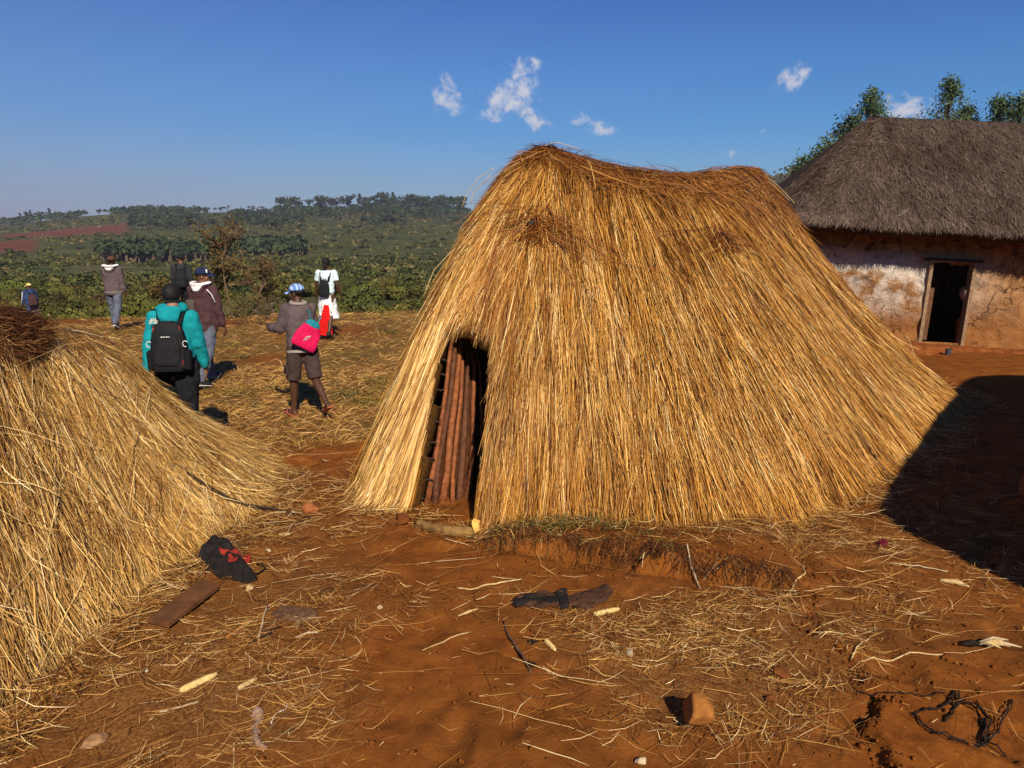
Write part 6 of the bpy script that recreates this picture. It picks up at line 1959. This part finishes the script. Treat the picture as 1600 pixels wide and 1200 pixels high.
# log by the doorway
lg = stick('cut_log', [(652, 822), (680, 832), (712, 838), (738, 838)], [.034, .042, .044, .046], M_LOGBARK, 'short barked log with a bright cut end in front of the doorway', 'log', 0, 14, .04)
e0 = GP(738, 838) - np.array(lg.location); e0[2] = .050
bm = bmesh.new(); rr = np.random.default_rng(4)
ctr = bm.verts.new(e0 + np.array([.052, -.020, .012])); ring = [bm.verts.new(e0 + np.array([.010 + .012 * math.sin(a * 2), .058 * math.cos(a) * rr.uniform(.9, 1.12), .060 * math.sin(a) * rr.uniform(.9, 1.15)])) for a in np.linspace(0, 2 * np.pi, 12, endpoint=False)]
ring2 = [bm.verts.new(e0 + np.array([.045 + .02 * rr.random(), .036 * math.cos(a) - .01, .038 * math.sin(a) + .006])) for a in np.linspace(0, 2 * np.pi, 12, endpoint=False)]
for i in range(12):
    j = (i + 1) % 12
    bm.faces.new((ring[i], ring[j], ring2[j], ring2[i])); bm.faces.new((ring2[i], ring2[j], ctr))
bmesh.ops.recalc_face_normals(bm, faces=bm.faces)
me = bpy.data.meshes.new('cut_end'); bm.to_mesh(me); bm.free(); link('cut_end', me, M_CUT, lg)
stone('clay_lump', 628, 822, (.095, .07, .05), M_CLAYLUMP, 'rounded red clay lump touching the left end of the log', 'lump', 5)
stone('clay_lump', 614, 823, (.05, .05, .035), M_CLAYLUMP, 'small earth lump left of the rounded clay lump by the log', 'lump', 6)
# brown rag
rag('brown_rag', [(796, 944), (808, 933), (828, 929), (850, 932), (872, 928), (890, 934), (915, 926), (946, 916), (958, 926), (946, 942), (930, 946), (922, 957), (900, 950), (880, 955), (860, 948), (840, 955), (822, 948), (808, 952)], M_BROWNRAG, .014, .008, .030, 8,
    label='twisted dark brown rag half buried in the middle of the yard', cat='rag', puff=.02,
    kids=[('rag_fold', [(800, 944), (830, 934), (872, 940), (868, 948), (832, 944), (808, 952)], M_BLACKRAG), ('rag_fold', [(868, 928), (884, 926), (890, 956), (878, 957)], M_BLACKRAG),
          ('rag_fold', [(892, 952), (912, 934), (950, 918), (957, 928), (930, 944), (905, 957)], M_BROWNRAG), ('rag_fold', [(836, 930), (866, 930), (860, 937), (840, 939)], M_BROWNRAG)])
rag('grey_wrapper', [(424, 962), (440, 950), (470, 952), (494, 954), (498, 966), (470, 975), (440, 970)], M_GREYWRAP, .012, .009, .03, 12, label='crumpled dusty grey-brown wrapper in the straw', cat='wrapper', puff=.02)
rag('plastic_strip', [(394, 1112), (404, 1108), (413, 1112), (410, 1128), (404, 1142), (406, 1158), (418, 1170), (412, 1177), (398, 1170), (393, 1150), (399, 1130), (393, 1122)], M_PLASTIC, .018, .008, .03, 15, label='pale dirty plastic strip curling near the bottom edge', cat='plastic strip', puff=.012, thick=.002)
# chips, sticks, string
stick('wood_chip', [(356, 998), (392, 970)], [.011, .012], M_ORANGEW, 'bright orange wood sliver in the straw', 'wood chip', 0, 5)
stick('pale_chip', [(462, 998), (497, 990)], [.007, .009], M_PALEBIT, 'pale flat wood chip right of the orange sliver', 'wood chip', 0, 5)
stick('bleached_stick', [(248, 1114), (310, 1098)], [.006, .005], M_PALEBIT, 'pale bleached stick just below the bare maize cob', 'stick', 0, 5)
for k, (a, b, lab) in enumerate([((404, 1000), (418, 952), 'white-topped stalk standing in the tangle of dark twigs'), ((398, 992), (440, 986), 'dark twig crossing the white-topped stalk'), ((395, 1003), (425, 996), 'short dark twig at the foot of the white-topped stalk')]):
    stick('twig', [a, b], [.007, .004], M_PALEBIT if k == 0 else M_VINE, lab, 'twig', [0, .03], 5)
stick('stick', [(786, 972), (797, 1000), (815, 1028), (830, 1052)], [.006, .009, .007], M_STICK, 'thin bent dark stick right of the yard centre', 'stick', [0, .01, .02, 0], 6)
stick('stick', [(1072, 888), (1085, 905), (1094, 920)], [.004, .007, .004], M_PALEBIT, 'short white stick at the foot of the earth bank', 'stick', [.06, .03, 0], 6)
stick('stick', [(1236, 868), (1258, 896), (1252, 902), (1210, 936)], [.004, .006, .006, .004], M_HUSK, 'pale forked stalk right of the earth bank', 'stalk', 0, 6)
stick('stick', [(1390, 882), (1440, 888), (1480, 896)], [.004, .006, .004], M_PALEBIT, 'long pale straw stalk below the shade edge', 'stalk', .01, 5)
stick('stick', [(1330, 1034), (1358, 1000)], [.004, .005], M_HUSK, 'pale slanting stalk beside the earth crack', 'stalk', .01, 5)
stick('stick', [(1340, 1038), (1400, 1032), (1475, 1026)], [.004, .006, .004], M_HUSK, 'long horizontal stalk above the earth ledge', 'stalk', .01, 5)
stick('bleached_stick', [(660, 1018), (735, 990)], [.003, .005], M_HUSK, 'long thin pale stalk on bare earth at the yard centre', 'stalk', .005, 5)
stick('bleached_stick', [(715, 922), (770, 916), (815, 908)], [.005, .007, .005], M_HUSK, 'bundle of pale stalks above the brown rag', 'stalk', .01, 5)
stick('white_string', [(424, 1132), (430, 1118), (446, 1110), (450, 1096)], .003, M_STRING, 'white string looping beside the plastic strip', 'string', .004, 5, 0)
stick('pale_splinter', [(715, 963), (748, 952)], [.004, .010, .003], M_HUSK, 'pale husk splinter left of the brown rag', 'splinter', 0, 5)
stone('white_chip', 985, 1026, (.034, .026, .020), M_PALEBIT, 'pale white chip right of the stubby cob', 'chip', 9)
stone('white_chip', 228, 1052, (.018, .013, .014), M_PALEBIT, 'tiny white chip left of the bare maize cob', 'chip', 10)
stone('white_chip', 1002, 1197, (.030, .024, .022), M_PALEBIT, 'pale stone cut by the bottom edge', 'chip', 11)
stone('white_chip', 466, 756, (.03, .02, .012), M_PALEBIT, 'white chip on the bare path between the two huts', 'chip', 12)
stone('white_chip', 418, 862, (.040, .018, .012), M_PALEBIT, 'pale flat chip right of the black bag', 'chip', 13)
stone('yellow_husk', 445, 838, (.05, .025, .015), M_HUSK, 'yellow husk flake above the pale flat chip', 'husk', 14)
stone('yellow_husk', 388, 922, (.045, .03, .015), M_HUSK, 'yellow husk flake under the tail of the black bag', 'husk', 15)
stone('yellow_husk', 593, 952, (.022, .018, .012), M_PALEBIT, 'tiny pale flake on the bare earth', 'husk', 16)
# seed balls of fine black twigs
for (px, py, lab) in ((833, 1004, 'black ball of fine twigs left of the stubby cob'), (829, 1040, 'black ball of fine twigs at the end of the bent stick')):
    g = GP(px, py); n = 130
    c = RNG.normal(0, .5, (n, 3)) * np.array([.028, .020, .012]); c[:, 2] = abs(c[:, 2]) + .004
    d = unit(RNG.normal(0, 1, (n, 3))) * .018
    tt = np.linspace(-1, 1, 3)[None, :, None]
    P = c[:, None] + d[:, None] * tt - (tt ** 2) * c[:, None] * .3
    P[..., 2] = np.maximum(P[..., 2], .003)
    me = strand_mesh('twig_ball', P, np.full(n, .003), unit(c), {'rnd': RNG.random(n), 'age': np.zeros(n)})
    o = link('twig_ball', me, M_VINE); o.location = tuple(g); tag(o, lab, 'twig ball')
# stones
stone('rock', 1096, 1150, (.112, .10, .105), M_ROCK, 'single fist-sized ochre rock in the straw near the bottom edge', 'rock', 21, .1)
o = stone('rock', 482, 806, (.085, .06, .055), M_BRICK, 'squarish orange stone at the tip of the low thatch', 'rock', 23, .15)
stone('rock', 1222, 1060, (.07, .05, .03), M_CLAYLUMP, 'flat red clay crumb in the straw above the earth ledge', 'lump', 24)
stone('rock', 1205, 1100, (.03, .025, .022), M_CLAYLUMP, 'small red crumb in the straw right of the ochre rock', 'lump', 25)
# dry leaf, red scrap, husk bundle
rag('dry_leaf', [(124, 1172), (136, 1158), (158, 1150), (174, 1148), (160, 1164), (142, 1172)], M_LEAF, .022, .009, .08, 31, label='curled brown leaf in the straw at the lower left', cat='leaf', puff=.02, thick=.002)
rag('red_scrap', [(1370, 850), (1378, 846), (1387, 850), (1384, 858), (1374, 858)], M_MAROON, .02, .009, .04, 33, label='dark red scrap near the tip of the shade', cat='scrap', puff=.012)
hb = empty('husk_bundle', tuple(GP(1545, 1012)), 0, 'torn bundle of pale maize husk at the right edge of the yard', 'husk')
for k in range(9):
    a = np.array([RNG.normal(-.03, .03), RNG.normal(0, .012), .02]); b = a + np.array([RNG.uniform(.08, .17), RNG.uniform(-.09, .0), RNG.uniform(-.005, .03)])
    tube('husk_leaf', [a, (a + b) / 2 + np.array([0, 0, .02]), b], [.006, .012, .004], M_HUSK if k % 3 else M_PALEBIT, hb, 5)
for k in range(5):
    a = np.array([RNG.uniform(-.22, -.03), RNG.uniform(-.01, .05), .012])
    tube('dark_husk_scrap', [a, a + np.array([.05, -.015, .012]), a + np.array([.09, -.02, .0])], [.006, .012, .004], M_VINE, hb, 5)
hb2 = stick('husk_scrap', [(1468, 908), (1490, 912), (1516, 918)], [.010, .018, .006], M_HUSK, 'small torn husk at the lower edge of the big shade', 'husk', 0, 6, .25)
# blackened vine thrown in a loop
vn = empty('dead_vine', tuple(GP(1500, 1140)), 0, 'blackened dead vine thrown in a loop on the earth ledge at lower right', 'vine')
o0 = np.array(vn.location)
loops = [[(1428, 1117), (1440, 1135), (1462, 1150), (1490, 1160), (1520, 1168), (1540, 1166)], [(1428, 1117), (1450, 1110), (1476, 1108), (1494, 1100)], [(1494, 1098), (1515, 1104), (1535, 1118), (1546, 1136), (1538, 1160)],
         [(1540, 1166), (1556, 1150), (1566, 1130), (1578, 1112), (1582, 1096)], [(1478, 1098), (1488, 1090), (1500, 1086), (1497, 1100), (1480, 1130)], [(1536, 1160), (1552, 1172), (1572, 1184)], [(1524, 1100), (1540, 1130), (1532, 1164)],
         [(1330, 1072), (1340, 1085), (1365, 1094), (1400, 1088), (1445, 1092), (1480, 1086)]]
for li, lp in enumerate(loops):
    for rep in range(2 if li < 4 else 1):
        P = np.array([GP(x + RNG.normal(0, 2.0), y + RNG.normal(0, 1.6)) for x, y in lp])
        t = np.linspace(0, len(P) - 1, 5 * len(P)); Q = np.stack([np.interp(t, np.arange(len(P)), P[:, k]) for k in range(3)], 1)
        Q[:, 2] = ground(Q[:, 0], Q[:, 1]) + .008 + .03 * np.sin(np.linspace(0, math.pi, len(Q))) * RNG.uniform(.3, 1); Q += RNG.normal(0, .0022, Q.shape)
        tube('vine_stem', Q - o0, RNG.uniform(.0025, .0045), M_VINE, vn, 6, noise=.1)
for (px, py) in ((1494, 1098), (1536, 1162), (1540, 1132)):
    for k in range(9):
        c = GP(px + RNG.normal(0, 5), py + RNG.normal(0, 4)) - o0 + np.array([0, 0, .012]); d = unit(RNG.normal(0, 1, 3)) * RNG.uniform(.02, .05); d[2] = abs(d[2])
        tube('vine_stem', [c, c + d * .5, c + d + np.array([0, 0, -.01])], [.004, .004, .002], M_VINE, vn, 5)
# long dark branch lying on the low thatch
P = [surf_at(low, 284, 746, low.sta[3], low.sta[8], .045), surf_at(low, 318, 768, low.sta[3], low.sta[8], .05), surf_at(low, 352, 786, low.sta[3], low.sta[8], .05), surf_at(low, 385, 797, low.sta[3], low.sta[8], .05)]
P += [GP(430, 804) + np.array([0, 0, .05]), GP(484, 812) + np.array([0, 0, .02])]
P = np.array(P); c = P[0].copy()
o = tube('dead_branch', P - c, [.009, .014, .016, .014, .010, .006], M_DARKWOOD, None, 7, noise=.08); o.location = c
tag(o, 'long dark bent branch lying over the tip of the low thatch', 'branch')
# blue-grey bits inside the doorway
o = stick('battery', [(688, 768), (706, 774)], .011, M_BLUEMET, 'small blue-grey metal cylinder on the doorway floor', 'battery', 0, 10, 0, 0)
tag(o, 'small blue-grey metal tube on the doorway floor', 'metal tube')
# tin and stone on the step of the mud house
g = AT(1481, 556, 14.35)
bm = bmesh.new(); bmesh.ops.create_cone(bm, cap_ends=True, segments=20, radius1=.05, radius2=.055, depth=.13)
bmesh.ops.inset_region(bm, faces=[f for f in bm.faces if f.normal.z > .9], thickness=.008, depth=-.05)
me = bpy.data.meshes.new('tin'); bm.to_mesh(me); bm.free()
o = link('tin', me, simple_mat('dark_blue_grey_tin', (.06, .065, .075), (.03, .032, .04), 20, .5, .4, .2)); o.location = (g[0], g[1], max(g[2], gz(g[0], g[1])) + .05); tag(o, 'small dark tin on the earth step below the house doorway', 'tin')
# round clay vessel in the shade at the right edge
g = GP(1606, 800); bm = bmesh.new(); prof = [(.0, .0), (.10, .005), (.17, .06), (.215, .16), (.215, .25), (.17, .34), (.125, .385), (.135, .42), (.150, .435), (.135, .435), (.115, .40), (.10, .36)]
rows = [[bm.verts.new((r_ * math.cos(a), r_ * math.sin(a), z_)) for a in np.linspace(0, 2 * np.pi, 32, endpoint=False)] for r_, z_ in prof[1:]]
for i in range(len(rows) - 1):
    for j in range(32): bm.faces.new((rows[i][j], rows[i][(j + 1) % 32], rows[i + 1][(j + 1) % 32], rows[i + 1][j])).smooth = True
bm.faces.new(rows[0][::-1])
me = bpy.data.meshes.new('clay_vessel'); bm.to_mesh(me); bm.free()
o = link('clay_vessel', me, M_CLAYPOT); o.location = (g[0] + .16, g[1], gz(g[0], g[1]) - .01); tag(o, 'rounded reddish-brown vessel in deep shade cut by the right edge', 'pot')
# stray straws standing off the big hut
stray = [[(772, 262, 7.9), (748, 278, 7.9), (728, 305, 7.9), (722, 325, 7.9)], [(768, 272, 7.8), (740, 300, 7.8), (735, 318, 7.8)], [(737, 372, 7.4), (706, 392, 7.3), (678, 422, 7.2), (662, 462, 7.1)], [(728, 352, 7.5), (716, 372, 7.4), (708, 398, 7.3)],
         [(1195, 275, 10.2), (1218, 292, 10.0), (1242, 318, 9.9)], [(1200, 282, 10.1), (1220, 300, 10.0), (1232, 312, 9.9)], [(1404, 520, 9.8), (1420, 528, 9.6), (1430, 560, 9.5)], [(985, 262, 8.9), (1005, 266, 8.9), (1030, 276, 8.8)], [(838, 232, 7.9), (868, 222, 7.8), (905, 232, 7.8)]]
for st in stray:
    P = np.array([AT(*q) for q in st]); t = np.linspace(0, len(P) - 1, 10); Q = np.stack([np.interp(t, np.arange(len(P)), P[:, k]) for k in range(3)], 1)
    obj_in(tube('stray_straw', Q, .0035, M_HUSK, HUT, 5), HUTI)

# ---------------------------------------------------------------- dusty air
hz_m = bpy.data.materials.new('dusty_air'); hz_m.use_nodes = True
ht = hz_m.node_tree; ht.nodes.remove(ht.nodes['Principled BSDF'])
pv = ht.nodes.new('ShaderNodeVolumePrincipled')
pv.inputs['Color'].default_value = (.80, .80, .92, 1); pv.inputs['Density'].default_value = .00017; pv.inputs['Anisotropy'].default_value = .2
ht.links.new(pv.outputs['Volume'], ht.nodes['Material Output'].inputs['Volume'])
bm = bmesh.new(); bmesh.ops.create_cube(bm, size=1)
for v in bm.verts: v.co = Vector((v.co.x * 5400, v.co.y * 5400, -16 + (v.co.z + .5) * 190))
me = bpy.data.meshes.new('haze'); bm.to_mesh(me); bm.free()
o = link('haze', me, hz_m); o['kind'] = 'stuff'
